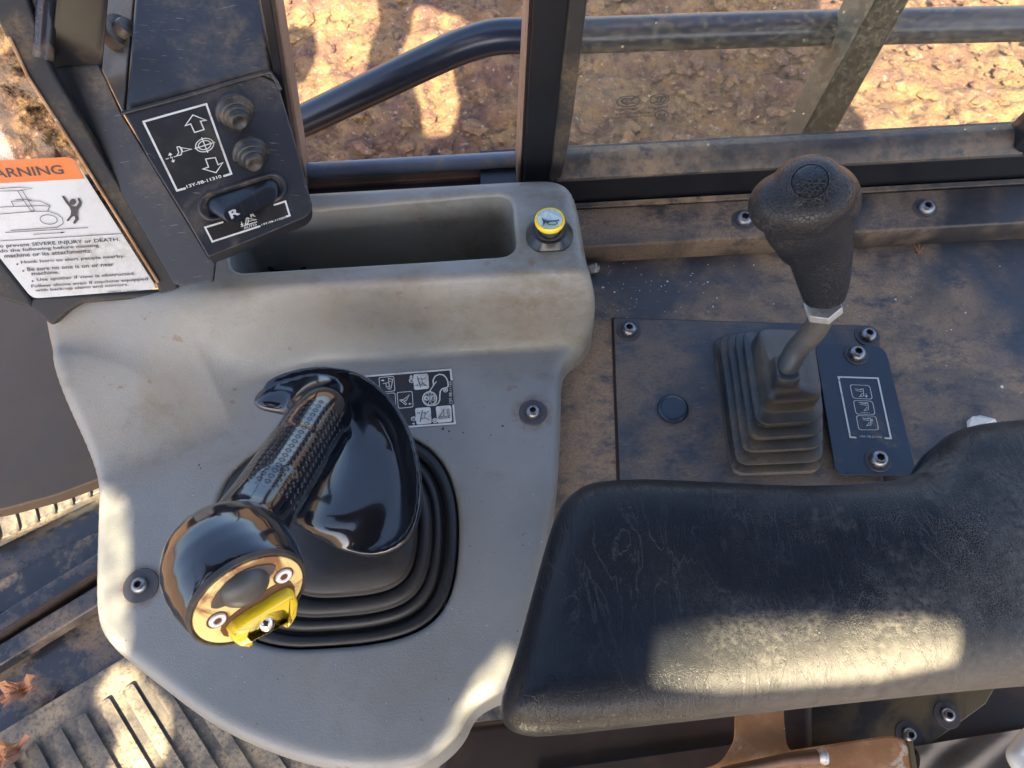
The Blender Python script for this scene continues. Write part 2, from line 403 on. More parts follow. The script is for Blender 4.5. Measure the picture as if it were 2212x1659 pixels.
def glass_mat(name, dustcol, lo, hi, scale=60, amt=.8, tint=(1, 1, 1), dark=False):
    b = NB(name)
    if dark: dustcol = b.mix(b.math('MULTIPLY', b.ramp(b.noise(13, 9, .75, dist=.5), .50, .56), b.ramp(b.noise(4, 2), .4, .5)), (*dustcol, 1), (.02, .018, .016, 1))
    tr = b.n('ShaderNodeBsdfTransparent', Color=tint)
    df = b.n('ShaderNodeBsdfDiffuse', Color=dustcol); tl = b.n('ShaderNodeBsdfTranslucent', Color=dustcol)
    ad = b.n('ShaderNodeMixShader', Fac=.5); b.set(ad.inputs[1], df.outputs[0]); b.set(ad.inputs[2], tl.outputs[0])
    big = b.ramp(b.noise(6, 5), .3, .75, lo, hi); fine = b.ramp(b.noise(scale*2, 8, .8), .42, .62)
    sp = b.ramp(b.voro(scale), .16, .10)
    f = b.math('MULTIPLY', big, b.math('ADD', b.math('MULTIPLY', fine, .85), .22))
    f = b.math('MAXIMUM', f, b.math('MULTIPLY', sp, b.ramp(b.noise(40, 2), .58, .62, 0, amt)))
    mx = b.n('ShaderNodeMixShader', Fac=f); b.set(mx.inputs[1], tr.outputs[0]); b.set(mx.inputs[2], ad.outputs[0])
    gl = b.n('ShaderNodeBsdfGlossy', Roughness=.03); lw_ = b.n('ShaderNodeLayerWeight', Blend=.5)
    frv = b.math('ADD', b.math('MULTIPLY', b.math('POWER', lw_.outputs['Facing'], 5.0), .8), .035)
    m2 = b.n('ShaderNodeMixShader', Fac=frv); b.set(m2.inputs[1], mx.outputs[0]); b.set(m2.inputs[2], gl.outputs[0])
    b.set(b.out.inputs[0], m2.outputs[0]); return b.m
M_glass = glass_mat('dusty_glass', (.52, .46, .27), .12, .36, 90)
M_glassl = glass_mat('very_dusty_glass', (.42, .34, .25), .7, 1.0, 30, dark=True)
M_dimpane = glass_mat('sun_dimming_pane', (.4, .36, .3), .92, .95, 40)  # for the added panes that weaken sun through the blocker
def soil_mat():
    b = NB('red_soil')
    c = b.mix(b.ramp(b.noise(5, 8, .7), .35, .65), (.10, .047, .032), (.20, .115, .045))
    c = b.mix(b.ramp(b.noise(17, 6, .75), .50, .62), c, (.055, .028, .022))
    c = b.mix(b.ramp(b.noise(38, 5, .75), .58, .68), c, (.34, .25, .18))
    p = b.bsdf(Base__Color=c, Roughness=.95)
    n = b.bump(b.noise(40, 8, .7), .9, .02); n = b.bump(b.noise(9, 6, .6), .6, .05, n)
    b.set(p.inputs['Normal'], n); return b.m
M_soil = soil_mat()

# ---------------------------------------------------------------- print helpers
class Print:
    """flat print on a plane, collected into one mesh; coordinates go through tf(x,y)->measured point"""
    def __init__(s, plane, tf, off): s.p = plane; s.tf = tf; s.off = off; s.V = []; s.F = []; s.k = 0
    def h(s, x, y): return s.p.hit(*s.tf(x, y), s.off+s.k*1.5e-5)
    def stroke(s, pts, w, closed=False):
        P = [s.h(*q) for q in pts]; n = s.p.n; N = len(P); L = []; R = []
        for i in range(N):
            a = P[i]-P[i-1] if (i > 0 or closed) else P[1]-P[0]
            c = P[(i+1) % N]-P[i] if (i < N-1 or closed) else a
            a = a.normalized(); c = c.normalized(); t = (a+c)
            t = t.normalized() if t.length > 1e-6 else a
            sd = n.cross(t); k = w/2/max(.4, t.dot(a)); L.append(P[i]+sd*k); R.append(P[i]-sd*k)
        b = len(s.V); s.V += L+R
        for i in range(N if closed else N-1):
            j = (i+1) % N; s.F.append((b+i, b+j, b+N+j, b+N+i))
        s.k += 1
    def poly(s, pts, r=0):
        P = [s.h(*q) for q in pts]
        if r: P = rpoly(P, r, 4)
        b = len(s.V); s.V += P; s.F.append(tuple(range(b, b+len(P)))); s.k += 1
    def circ(s, x, y, rx, ry, w=None, ang=0, n=24):
        c, sn = math.cos(ang), math.sin(ang)
        pts = [(x+rx*math.cos(t)*c-ry*math.sin(t)*sn, y+rx*math.cos(t)*sn+ry*math.sin(t)*c) for t in [2*math.pi*i/n for i in range(n)]]
        s.stroke(pts, w, True) if w else s.poly(pts)
    def text(s, txt, q, bold=0.0):
        """q = corners TL,TR,BR,BL in tf space"""
        V, F = textmesh(txt, bold); b = len(s.V)
        for x, y in V:
            a = (q[0][0]*(1-x)+q[1][0]*x, q[0][1]*(1-x)+q[1][1]*x); c = (q[3][0]*(1-x)+q[2][0]*x, q[3][1]*(1-x)+q[2][1]*x)
            s.V.append(s.h(a[0]*y+c[0]*(1-y), a[1]*y+c[1]*(1-y)))
        s.F += [tuple(i+b for i in f) for f in F]; s.k += 1
    def arrow(s, a, b, hw, hl, w):
        a = Vector(a); b = Vector(b); d = (b-a).normalized(); n = Vector((-d.y, d.x))
        s.stroke([a, b-d*hl*.5], w); s.poly([b, b-d*hl+n*hw, b-d*hl-n*hw])
    def make(s, name, mt, parent): return add(name, s.V, s.F, mt, parent)
_tc = {}
def textmesh(txt, bold=0.0):
    if (txt, bold) in _tc: return _tc[(txt, bold)]
    cu = bpy.data.curves.new('t', 'FONT'); cu.body = txt; cu.size = 1; cu.resolution_u = 3; cu.offset = bold; cu.fill_mode = 'FRONT' if hasattr(cu, 'fill_mode') else cu.fill_mode
    o = bpy.data.objects.new('t', cu); COL.objects.link(o)
    dg = bpy.context.evaluated_depsgraph_get(); me = bpy.data.meshes.new_from_object(o.evaluated_get(dg))
    V = np.array([v.co[:2] for v in me.vertices]); F = [tuple(p.vertices) for p in me.polygons]
    bpy.data.objects.remove(o); bpy.data.curves.remove(cu); bpy.data.meshes.remove(me)
    mn = V.min(0); mx = V.max(0); V = (V-mn)/(mx-mn); _tc[(txt, bold)] = (V.tolist(), F); return _tc[(txt, bold)]
def zf(x0, y0, sc):
    return lambda x, y: ((x0+x/sc)*.5486, (y0+y/sc)*.5486)
def flat_holes(outer, holes, z, thick):
    cu = bpy.data.curves.new('f', 'CURVE'); cu.dimensions = '2D'; cu.fill_mode = 'BOTH'; cu.extrude = thick/2
    for poly in [outer]+holes:
        sp = cu.splines.new('POLY'); sp.points.add(len(poly)-1)
        for i, p in enumerate(poly): sp.points[i].co = (p[0], p[1], 0, 1)
        sp.use_cyclic_u = True
    o = bpy.data.objects.new('f', cu); COL.objects.link(o)
    dg = bpy.context.evaluated_depsgraph_get(); me = bpy.data.meshes.new_from_object(o.evaluated_get(dg))
    V = [Vector((v.co.x, v.co.y, v.co.z+z)) for v in me.vertices]; F = [tuple(p.vertices) for p in me.polygons]
    bpy.data.objects.remove(o); bpy.data.curves.remove(cu); bpy.data.meshes.remove(me); return V, F

# bolts: button head with hex socket, on a washer (shared meshes)
def ring_hex(r0, z): return [Vector((r0*math.cos(a), r0*math.sin(a), z)) for a in [2*math.pi*k/24 for k in range(24)]]
def hexr(r, z):
    out = []
    for k in range(24):
        a = 2*math.pi*k/24; q = (a % (math.pi/3))-math.pi/6; rr = r*math.cos(math.pi/6)/math.cos(q); out.append(Vector((rr*math.cos(a), rr*math.sin(a), z)))
    return out
_bv, _bf = loft([ring_hex(1, 0), ring_hex(1, .15), ring_hex(.97, .35), ring_hex(.85, .6), ring_hex(.68, .75), ring_hex(.52, .8), hexr(.46, .78), hexr(.44, .2)], False, True)
ME_bolt = meshdata('bolt', _bv, _bf, M_steel, True, 30)
_bv, _bf = lathe(Vector((0, 0, 0)), Vector((0, 0, 1)), [(0, 1), (.06, 1), (.10, .97), (.10, .5)], 28); ME_washer = meshdata('washer', _bv, _bf, M_dark, True, 30)
ME_soc = meshdata('socket', [v for v in hexr(.43, .25)], [tuple(range(24))], M_rust)
_bv, _bf = loft([ring_hex(1, 0), ring_hex(.95, .35), ring_hex(.55, .42), ring_hex(.5, .75), ring_hex(.35, .8), hexr(.24, .8), hexr(.24, .3)], False, True)
ME_boltd = meshdata('dark_bolt', _bv, _bf, M_dark, True, 30)
def bolt(parent, p, n, r, wr, dark=False, lift=0.0, wm=None):
    x, y = frame_of(n); R = Matrix((x, y, n)).transposed().to_4x4()
    def mt(s, q): k = R @ Matrix.Diagonal((s, s, s, 1)); k.translation = q; return k
    w = inst('bolt', ME_bolt, mt(r, p+n*(wr*.1+lift)), parent)
    for nm, me, k in (('washer', ME_washer, mt(wr, p+n*lift)), ('hex_socket', ME_soc, mt(r, p+n*(wr*.1+lift)))):
        c = bpy.data.objects.new(nm, me); COL.objects.link(c); c.parent = w
        k.translation = k.translation-ORG[parent]; c.matrix_parent_inverse = w.matrix_basis.inverted(); c.matrix_basis = k
    return w

# ================================================================ OUTSIDE GROUND
GZ = -1.8
def axis_pts(a, b, c, far):
    core = list(np.arange(a, b, c)); out = []; x = b; st = c*2
    while x < far: out.append(x); x += st; st *= 1.35
    out.append(far); neg = []; x = a-c*2; st = c*2
    while x > -far: neg.append(x); x -= st; st *= 1.35
    neg.append(-far); return np.array(neg[::-1]+core+out)
gx = axis_pts(-2.9, 3.6, .022, 400); gy = axis_pts(1.2, 4.6, .022, 400)
XX, YY = np.meshgrid(gx, gy, indexing='ij')
nearm = np.exp(-np.maximum(0, np.hypot(XX-.3, YY-3)-3.5)/2)
HH = (fbm(XX*1.3+5, YY*1.3, 3)-.5)*.10 + (np.abs(fbm(XX*6, YY*6+3, 4)-.5))*.16 + (fbm(XX*15, YY*15, 3)-.4)*.065
HH = HH*nearm
idx = np.arange(XX.size).reshape(XX.shape)
q = np.stack([idx[:-1, :-1], idx[1:, :-1], idx[1:, 1:], idx[:-1, 1:]], -1).reshape(-1, 4)
add('ground', np.column_stack([XX.ravel(), YY.ravel(), (GZ+HH).ravel()]).tolist(), q.tolist(), M_soil, smooth=True, angle=None, kind='structure')
V = []; F = []
for i in range(1900):
    x = random.uniform(-1.5, 2.7); y = random.uniform(2.0, 4.0); s = random.choice([.008, .012, .012, .018, .018, .026, .038])*random.uniform(.7, 1.3)
    b = len(V); ico = [(0, 0, 1), (.9, 0, .3), (.28, .85, .3), (-.72, .53, .3), (-.72, -.53, .3), (.28, -.85, .3), (0, 0, -.6)]
    th = random.random()*6; sx = random.uniform(.8, 1.6)
    for p in ico:
        k = s*random.uniform(.75, 1.25); px, py = p[0]*sx, p[1]
        V.append((x+(px*math.cos(th)-py*math.sin(th))*k, y+(px*math.sin(th)+py*math.cos(th))*k, GZ+.02+p[2]*k*.7))
    F += [(b, b+1+j, b+1+(j+1) % 5) for j in range(5)]+[(b+6, b+1+(j+1) % 5, b+1+j) for j in range(5)]
add('soil_clods', V, F, M_soil, kind='stuff', label='loose red soil clods scattered over the ground outside the window', cat='soil clods')

# ================================================================ SUN BLOCKER added out of view, holes cut to cast shade and sun patches
RZ = 1.3
def to_blocker(p): return (p + SUN*((RZ-p.z)/SUN.z)).xy
gz = lambda L: [to_blocker(Z(u, v, GZ+.02)) for u, v in L]
z2 = lambda L: [(548.6+x*.347, y*.347) for x, y in L]
H1 = gz([(540, -200), (790, -200), (812, -60), (822, 30), (805, 90), (792, 165), (772, 200), (740, 240), (655, 238), (628, 215), (640, 188), (670, 165), (690, 115), (688, 75), (665, 58), (620, 60), (590, 85), (575, 100), (530, 60)])
H2 = gz(z2([(1060, 20), (1150, 60), (1230, 100), (1330, 130), (1325, 185), (1262, 220), (1235, 260), (1240, 500), (1270, 560), (1275, 640), (1240, 850), (1060, 860), (1040, 800), (1050, 640), (960, 420), (900, 400), (980, 200), (1010, 80)]))
H4 = gz([(1770, -140), (1780, 20), (1790, 120), (1800, 190), (1862, 250), (1868, 308), (2600, 262), (2600, -140)])
az = lambda L, z: [to_blocker(Z(u, v, z)) for u, v in L]
H5 = az([(1440, 1402), (1800, 1366), (2068, 1350), (2100, 1370), (2110, 1560), (1418, 1600), (1420, 1420)], .12)
H6 = az([(190, 1040), (280, 1050), (284, 1200), (286, 1440), (180, 1440)], 0)
H7 = az([(1075, 1375), (1130, 1400), (1010, 1660), (900, 1680)], 0)
H8 = az([(255, 1390), (330, 1470), (372, 1590), (350, 1680), (190, 1680), (205, 1600), (150, 1530), (200, 1500)], -.5)
H8 = az([(266, 1424), (205, 1490), (192, 1523), (248, 1560), (257, 1597), (235, 1680), (345, 1680), (372, 1560), (368, 1510)], -.49)
H9 = az([(-60, 1040), (230, 1020), (230, 1100), (-60, 1190)], -.48)
H10 = az([(1830, 1600), (1900, 1590), (1960, 1680), (1880, 1690)], -.08)
holes = [H1, H2, H4, H5, H6, H7, H8, H9, H10]
holes = [[(min(max(p[0], -1.695), 1.995), min(p[1], .555)) for p in chaikin(h, 1)] for h in holes]
blocker = thing('sun_blocker', 'unseen added roof above the console with window openings letting sunlight in', 'blocker', (0, -.6, RZ))
ro = [(-1.7, -2.3), (2.0, -2.3), (2.0, .56), (-1.7, .56)]
V, F = flat_holes(ro, holes, RZ, .012); add('blocker_sheet', V, F, M_blocker, blocker)
for h in (H6, H7):
    c = chaikin(h, 1); ctr = c.mean(0); c = ctr+(c-ctr)*1.03
    V, F = prism([Vector((x, y, RZ+.008)) for x, y in c], (0, 0, .004)); add('dimming_pane', V[:len(c)], [tuple(range(len(c)))], M_dimpane, blocker)  # panes added to dim two of the sun patches

# ================================================================ SIDE CONSOLE
def P2(L): return [tuple(Z(u, v, z).xy) for u, v, z in L]
CON = [(122, 680, .055), (160, 656, .06), (240, 646, .06), (330, 640, .065), (400, 618, .07), (450, 560, .08), (480, 430, .08), (560, 413, .08), (650, 408, .08), (900, 394, .08), (1140, 380, .08),
       (1200, 380, .08), (1235, 398, .08), (1250, 440, .08), (1268, 600, .06), (1283, 735, -.02), (1262, 765, -.015), (1224, 782, -.005), (1213, 805, 0), (1212, 900, 0), (1208, 1000, 0), (1200, 1090, 0), (1170, 1250, 0), (1135, 1420, 0), (1100, 1485, 0), (1040, 1508, 0),
       (1006, 1535, 0), (985, 1585, 0), (945, 1630, 0), (890, 1665, 0), (760, 1672, 0), (640, 1648, 0), (520, 1602, 0), (430, 1553, 0), (300, 1452, 0), (225, 1392, 0), (196, 1335, 0), (198, 1200, 0), (203, 1070, 0), (194, 1000, .005), (160, 890, .02), (125, 790, .04), (110, 730, .05)]
con2 = chaikin(P2(CON), 2)
TRAY = [tuple(p.xy) for p in rpoly([Z(485, 470, .08).xy.to_3d(), Z(1103, 417, .08).xy.to_3d(), Z(1117, 550, .08).xy.to_3d(), Z(500, 588, .08).xy.to_3d()], [.01, .018, .018, .014], 7)]
FL = [(540, 985), (620, 935), (740, 920), (860, 930), (935, 970), (975, 1030), (992, 1110), (988, 1230), (965, 1310), (915, 1360), (830, 1388), (700, 1400), (610, 1402), (530, 1380), (478, 1310), (460, 1200), (462, 1100), (490, 1030)]
fl2 = chaikin(P2([(u, v, 0) for u, v in FL]), 2)
yb = Z(1000, 748, 0).y; yt = Z(1000, 598, .08).y
def console_h(x, y):
    sl = .02*(x-Z(1000, 748, 0).x)*0
    bx0 = Z(640, 700, .04).x
    # tray block rises behind y = yb..yt, fading into a broad shoulder on the left
    wl = sstep(bx0+.02, bx0-.12, x)
    t = sstep(0, 1, (y-(yb-.012-.05*wl))/((yt+.004-.0*wl)-(yb-.012-.05*wl)))
    zb = .08*t
    # left shoulder: ramp up from valley line
    a = np.array(Z(200, 1030, 0).xy); b = np.array(Z(560, 880, 0).xy); d = (b-a)/np.linalg.norm(b-a); n = np.array([-d[1], d[0]])
    s = (x-a[0])*n[0]+(y-a[1])*n[1]
    u = (x-a[0])*d[0]+(y-a[1])*d[1]
    s2 = s - np.maximum(0, u-.13)*.55
    zl = .058*sstep(-.012, .105, s2)*sstep(.30, .16, u)
    k = np.minimum(.02, zl+zb)+1e-6; h = np.clip(.5+.5*(zl-zb)/k, 0, 1); z = zb*(1-h)+zl*h+k*h*(1-h)*.6
    z = np.where(y > yt, np.maximum(z, zb), z)
    # lip line under the tray rim
    z = z-.0012*sstep(.0, .003, yt-.002-y)*sstep(.012, .004, yt-y)*sstep(bx0-.02, bx0+.05, x)
    return z
con = thing('side_console', 'moulded grey plastic side console with sunken tray and round joystick opening', 'console', tuple(Z(700, 1000, 0)))
V, F = hfield(con2, [TRAY, fl2], console_h, .0022, .013, .0045, .085, .012)
add('console_body', V, F, M_grey, con, smooth=True, angle=None)
# tray walls and floor
tr = [Vector((x, y, 0)) for x, y in TRAY]; cc = sum(tr, Vector())/len(tr)
rings = []
for z, s in ((.0765, 1.0), (.070, .995), (.03, .975), (-.018, .955), (-.026, .93), (-.028, .86)):
    rings.append([Vector((cc.x+(p.x-cc.x)*(1-(1-s)*.35), cc.y+(p.y-cc.y)*s, z)) for p in tr])
V, F = loft(rings, False, True); add('storage_tray', V, F, M_grey, con, smooth=True, angle=50)
pc = Plane(Vector((0, 0, 0)), Vector((1, 0, 0)), Vector((0, 1, 0))); up = Vector((0, 0, 1))
bolt(con, Z(1151, 892, 0), up, .0070, .0132); bolt(con, Z(305, 1266, 0), up, .0072, .0152)
# recess ring under the boot so nothing shows through
V, F = prism([Vector((x, y, -.013)) for x, y in (np.array(fl2)-np.array(fl2).mean(0))*1.03+np.array(fl2).mean(0)], (0, 0, -.004)); add('recess_floor', V, F, M_rubber, con)

# control diagram decal on the console
tj = zf(1400, 1400, 4.9156)
P = Print(PZ(0), tj, .0004)
BKq = [(-200, 420), (1850, 250), (1935, 1330), (-120, 1480)]
P.poly(BKq); dec = P.make('control_decal', M_black, con)
P = Print(PZ(0), tj, .0008)
P.stroke([(1860, 480), (1838, 270), (-180, 432)], .0018); P.stroke([(1890, 950), (1922, 1312), (-100, 1462)], .0018)
for q, r in (([(1115, 365), (1405, 345), (1425, 640), (1135, 668)], .0022), ([(1150, 1020), (1450, 995), (1475, 1310), (1180, 1340)], .0022), ([(1550, 985), (1850, 960), (1872, 1280), (1585, 1305)], .0022)):
    P.poly(q, r)
def rrect(P, q, w, r=.0022):
    pts = [P.h(*a) for a in q]; R = rpoly(pts, r, 4); b = len(P.V); c = sum(R, Vector())/len(R); N = len(R)
    hw = sum((x-c).length for x in R)/N
    P.V += R+[c+(x-c)*(1-w/hw) for x in R]
    for i in range(N): j = (i+1) % N; P.F.append((b+i, b+j, b+N+j, b+N+i))
    P.k += 1
rrect(P, [(795, 710), (1100, 685), (1122, 1000), (825, 1030)], .0008); rrect(P, [(445, 420), (745, 395), (770, 690), (470, 715)], .0008)
rrect(P, [(470, 735), (770, 715), (790, 1010), (500, 1035)], .0008)
P.circ(1435, 835, 135, 135, .0011); P.circ(1435, 835, 108, 115, .0005)
P.stroke([(1400, 715), (1425, 780), (1428, 880), (1400, 960)], .0005); P.stroke([(1480, 710), (1452, 780), (1450, 880), (1480, 950)], .0005)
P.circ(1378, 825, 48, 48); P.circ(1497, 820, 50, 50); P.circ(1740, 665, 48, 48); P.circ(1085, 485, 52, 46); P.circ(1125, 1225, 52, 46); P.circ(1535, 1258, 50, 48)
P.stroke([(1435, 690), (1500, 590), (1565, 500)], .0009)
P.stroke([(1510, 575), (1500, 480), (1540, 400), (1620, 362), (1700, 375), (1755, 430), (1785, 500), (1795, 590), (1770, 618), (1680, 640), (1640, 690), (1630, 780), (1630, 860), (1600, 920), (1540, 960), (1450, 965)], .0012)
P.poly([(1075, 372), (1045, 415), (1105, 412)]); P.poly([(1095, 1310), (1150, 1305), (1130, 1345)])
P.stroke([(1040, 430), (1100, 426)], .0008)
P.stroke([(880, 880), (960, 830), (1040, 760), (980, 870), (930, 890)], .0008); P.stroke([(850, 860), (900, 850), (990, 935), (970, 955), (850, 860)], .0006); P.arrow((1085, 930), (1020, 938), 22, 40, .0005)
P.arrow((490, 485), (560, 478), 24, 35, .0007)
P.stroke([(530, 545), (640, 520), (660, 600), (600, 610), (585, 540)], .0008); P.stroke([(630, 440), (720, 460), (690, 620), (620, 640), (690, 650)], .0008); P.stroke([(640, 440), (640, 500), (700, 500)], .0006)
P.text('13Y-98-11160', [(1808, 925), (1812, 500), (1855, 500), (1882, 925)])
lt = P.make('lettering', M_white, dec)
P = Print(PZ(0), tj, .0014)
for q, t in (((1352, 860, 1405, 790), 'A'), ((1472, 855, 1525, 785), 'B'), ((1718, 700, 1765, 632), 'C'), ((1058, 515, 1108, 455), 'B'), ((1098, 1258, 1150, 1195), 'B'), ((1510, 1285, 1560, 1232), 'C')):
    x0, y0, x1, y1 = q; P.text(t, [(x0, y0), (x0, y1), (x1, y1), (x1, y0)], .02)
P.text('AUTO', [(1770, 1215), (1762, 1030), (1820, 1025), (1832, 1212)], .03)
P.stroke([(1192, 405), (1262, 612)], .0009); P.arrow((1150, 578), (1215, 570), 20, 30, .0005); P.stroke([(1215, 455), (1280, 440), (1300, 540), (1270, 570), (1380, 580)], .0006); P.stroke([(1280, 470), (1370, 425)], .0006); P.stroke([(1300, 530), (1380, 585)], .0006)
P.stroke([(1295, 1055), (1250, 1285)], .0009); P.arrow((1185, 1112), (1255, 1105), 20, 30, .0005); P.stroke([(1300, 1115), (1345, 1100), (1340, 1200), (1270, 1225)], .0006); P.stroke([(1345, 1130), (1420, 1068)], .0006); P.stroke([(1340, 1200), (1430, 1245)], .0006)
P.stroke([(1605, 1190), (1755, 1175), (1760, 1205), (1610, 1215)], .0006, True); P.stroke([(1625, 1180), (1703, 1040), (1712, 1170)], .0007)
P.make('black_lettering', M_ink, dec)

# ================================================================ HORN BUTTON
hb = Z(1187, 508, .0805); horn = thing('horn_button', 'small round horn button with yellow rim and pale trumpet symbol on the tray corner', 'horn button', tuple(hb))
flat = []
def clip_ring(r, z, cut): return [Vector((hb.x+r*math.cos(a), max(hb.y+r*math.sin(a), hb.y-cut), hb.z+z)) for a in [2*math.pi*k/40 for k in range(40)]]
V, F = loft([clip_ring(.0222, -.002, .019), clip_ring(.0222, .001, .019), clip_ring(.0212, .002, .0182), clip_ring(.0165, .0075, .0162), clip_ring(.0150, .0078, .0150)]); add('base_nut', V, F, M_frame, horn, smooth=True)
V, F = lathe(hb+up*.0075, up, [(0, .0132), (.001, .0134), (.001, .0108), (-.001, .0105), (-.001, .0095), (.009, .0095)], 40); add('collar', V, F, M_dark, horn, smooth=True)
hc = hb+up*.0165+Vector((.0, .001, 0))
V, F = lathe(hc, up, [(-.001, .0105), (.000, .0132), (.0022, .0140), (.0045, .0138), (.0058, .0129), (.0058, .0118), (.0050, .0116)], 48); add('yellow_rim', V, F, M_yellow, horn, smooth=True)
V, F = lathe(hc+up*.0040, up, [(0, .0117), (.0013, .0117), (.0018, .0112), (.0020, 0)], 48); lens = add('lens', V, F, M_lens, horn, smooth=True)
th = zf(2050, 800, 7.54)
P = Print(PZ(hc.z+.0066), th, 0)
P.poly([(625, 432), (650, 432), (690, 478), (760, 508), (860, 515), (1080, 500), (1130, 470), (1150, 535), (1090, 522), (1085, 528), (860, 545), (790, 568), (740, 580), (705, 620), (690, 668), (672, 665), (665, 560)])
P.circ(945, 588, 148, 55, .0009, -.05)
P.make('horn_symbol', M_ink, lens)

# ================================================================ JOYSTICK
js = thing('joystick', 'glossy black joystick grip with dimpled handle, thumb guard and yellow switch face', 'joystick', tuple(Z(760, 1130, 0)))
c0 = Vector((*np.array(fl2).mean(0), 0)); flv = [Vector((x, y, 0))-c0 for x, y in fl2]
def sup(s, z, dx=0, dy=0, sh=None): return [c0+Vector((p.x*s+dx, p.y*s+dy, z)) for p in flv]
spec = [(.985, -.010), (.985, -.002), (.975, .001), (.90, .001), (.885, -.005), (.865, -.006), (.85, .002), (.835, .005), (.77, .007), (.755, .003), (.74, .003), (.725, .012), (.705, .015), (.60, .017), (.585, .013), (.575, .013), (.56, .024), (.54, .027), (.44, .029), (.42, .030), (.36, .031), (.30, .032)]
tx = Z(770, 1130, .06)-c0
rg = []
for s, z in spec:
    k = max(0, (.885-s)/.585); rg.append(sup(s, z, tx.x*k*.75, tx.y*k*.75))
V, F = loft(rg, False, True); add('boot', V, F, M_rubber, js, smooth=True, angle=None)
def ell(c, X, Yv, Zv, n=20):
    V = []; F = []
    for i in range(n+1):
        th = math.pi*i/n
        for j in range(2*n):
            ph = math.pi*j/n; V.append(c+X*(math.sin(th)*math.cos(ph))+Yv*(math.sin(th)*math.sin(ph))+Zv*math.cos(th))
    for i in range(n):
        for j in range(2*n): F.append((i*2*n+j, (i+1)*2*n+j, (i+1)*2*n+(j+1) % (2*n), i*2*n+(j+1) % (2*n)))
    return V, F
# body pieces fused by a voxel remesh
tfh = zf(600, 2000, 2.765)
HF = Z(537, 1291, .205); vd = ray(537, 1291).normalized(); sd = (RT*.50-UP*.87).normalized(); sd = (sd-vd*sd.dot(vd)).normalized()
NF = (-vd*math.cos(math.radians(50))+sd*math.sin(math.radians(50))).normalized()
wd = NF.cross(vd).normalized()
def along(u, v, z): return Z(u, v, z)
parts = []
parts.append(lathe(HF, -NF, [(.0, .0335), (.001, .0352), (.005, .0365), (.014, .0385), (.026, .0395), (.038, .0385), (.050, .034), (.060, .026), (.066, .015), (.068, .004)], 64, sx=1.0, sy=.92, xdir=wd))
gA = Z(500, 1190, .165); gB = Z(566, 1092, .145); gC = Z(632, 992, .115); gD = Z(688, 905, .088); gE = Z(715, 890, .074)
parts.append(tube(crom([gA, gB, gC, gD, gE], 5), [float(np.interp(k, [0, 5, 21], [.0265, .0245, .0247])) for k in range(21)], 36))
parts.append(tube(crom([Z(775, 1050, .05), Z(785, 1130, .03), Z(790, 1150, .01)], 5), .028, 24))
# palm guard: lofted curved shell
rim = [Z(566, 862, .090), Z(584, 825, .091), Z(640, 803, .089), Z(705, 797, .086), Z(775, 811, .083), Z(838, 860, .080), Z(880, 930, .077), Z(901, 1010, .074), Z(903, 1085, .071), Z(887, 1145, .068), Z(850, 1183, .065), Z(800, 1198, .062), Z(742, 1190, .060)]
inn = [Z(668, 905, .086), Z(680, 900, .084), Z(695, 897, .080), Z(705, 893, .076), Z(712, 893, .073), Z(712, 900, .072), Z(706, 914, .074), Z(696, 932, .079), Z(682, 956, .087), Z(664, 986, .096), Z(642, 1022, .107), Z(618, 1064, .118), Z(596, 1106, .128)]
rim = crom(rim, 5); inn = crom(inn, 5); rg = []
for i, (a, b) in enumerate(zip(rim, inn)):
    dd = (a-b).normalized(); nn = Vector((0, 0, 1)); T = .0075
    sag = .003+.012*min(1, max(0, i-12)/16)
    g = min(1, max(0, i-14)/20)
    topc = [b.lerp(a, t)-nn*(sag*4*t*(1-t)*(1-t*.35)*(1-g)+g*.020*math.sin(math.pi*t**1.05)-g*.008*math.exp(-((t-.52)/.16)**2)) for t in [q/13 for q in range(14)]]; k = len(topc)
    pts = [p+nn*.002 for p in topc]
    pts.append(a+dd*.0022+nn*.0005); pts.append(a+dd*.0030-nn*.003); pts.append(a+dd*.002-nn*.008)
    for j, p in enumerate(topc[::-1]): f = j/(k-1); pts.append(p-nn*(T+.004*g+.020*f)-dd*.002)
    rg.append(pts)
V, F = loft(rg, True, True); parts.append((V, F))
tx_ = (Z(690, 845, .086)-Z(575, 862, .088)).normalized(); tz_ = Vector((0, .25, 1)).normalized(); ty_ = tz_.cross(tx_)
parts.append(ell(Z(625, 858, .0865), tx_*.030, ty_*.0185, tz_*.0085, 16))
parts.append(ell(Z(668, 850, .0840), tx_*.026, ty_*.0200, tz_*.0095, 16))
V, F = join(*parts)
tmp = add('grip', V, F, None, js)
rm = tmp.modifiers.new('r', 'REMESH'); rm.mode = 'VOXEL'; rm.voxel_size = .0013
sm = tmp.modifiers.new('s', 'SMOOTH'); sm.factor = .5; sm.iterations = 10
dg = bpy.context.evaluated_depsgraph_get(); me = bpy.data.meshes.new_from_object(tmp.evaluated_get(dg)); tmp.modifiers.clear(); tmp.data = me
me.materials.clear(); me.materials.append(M_joy)
for p in me.polygons: p.use_smooth = True
co = np.array([v.co[:] for v in me.vertices])+np.array(ORG[js])
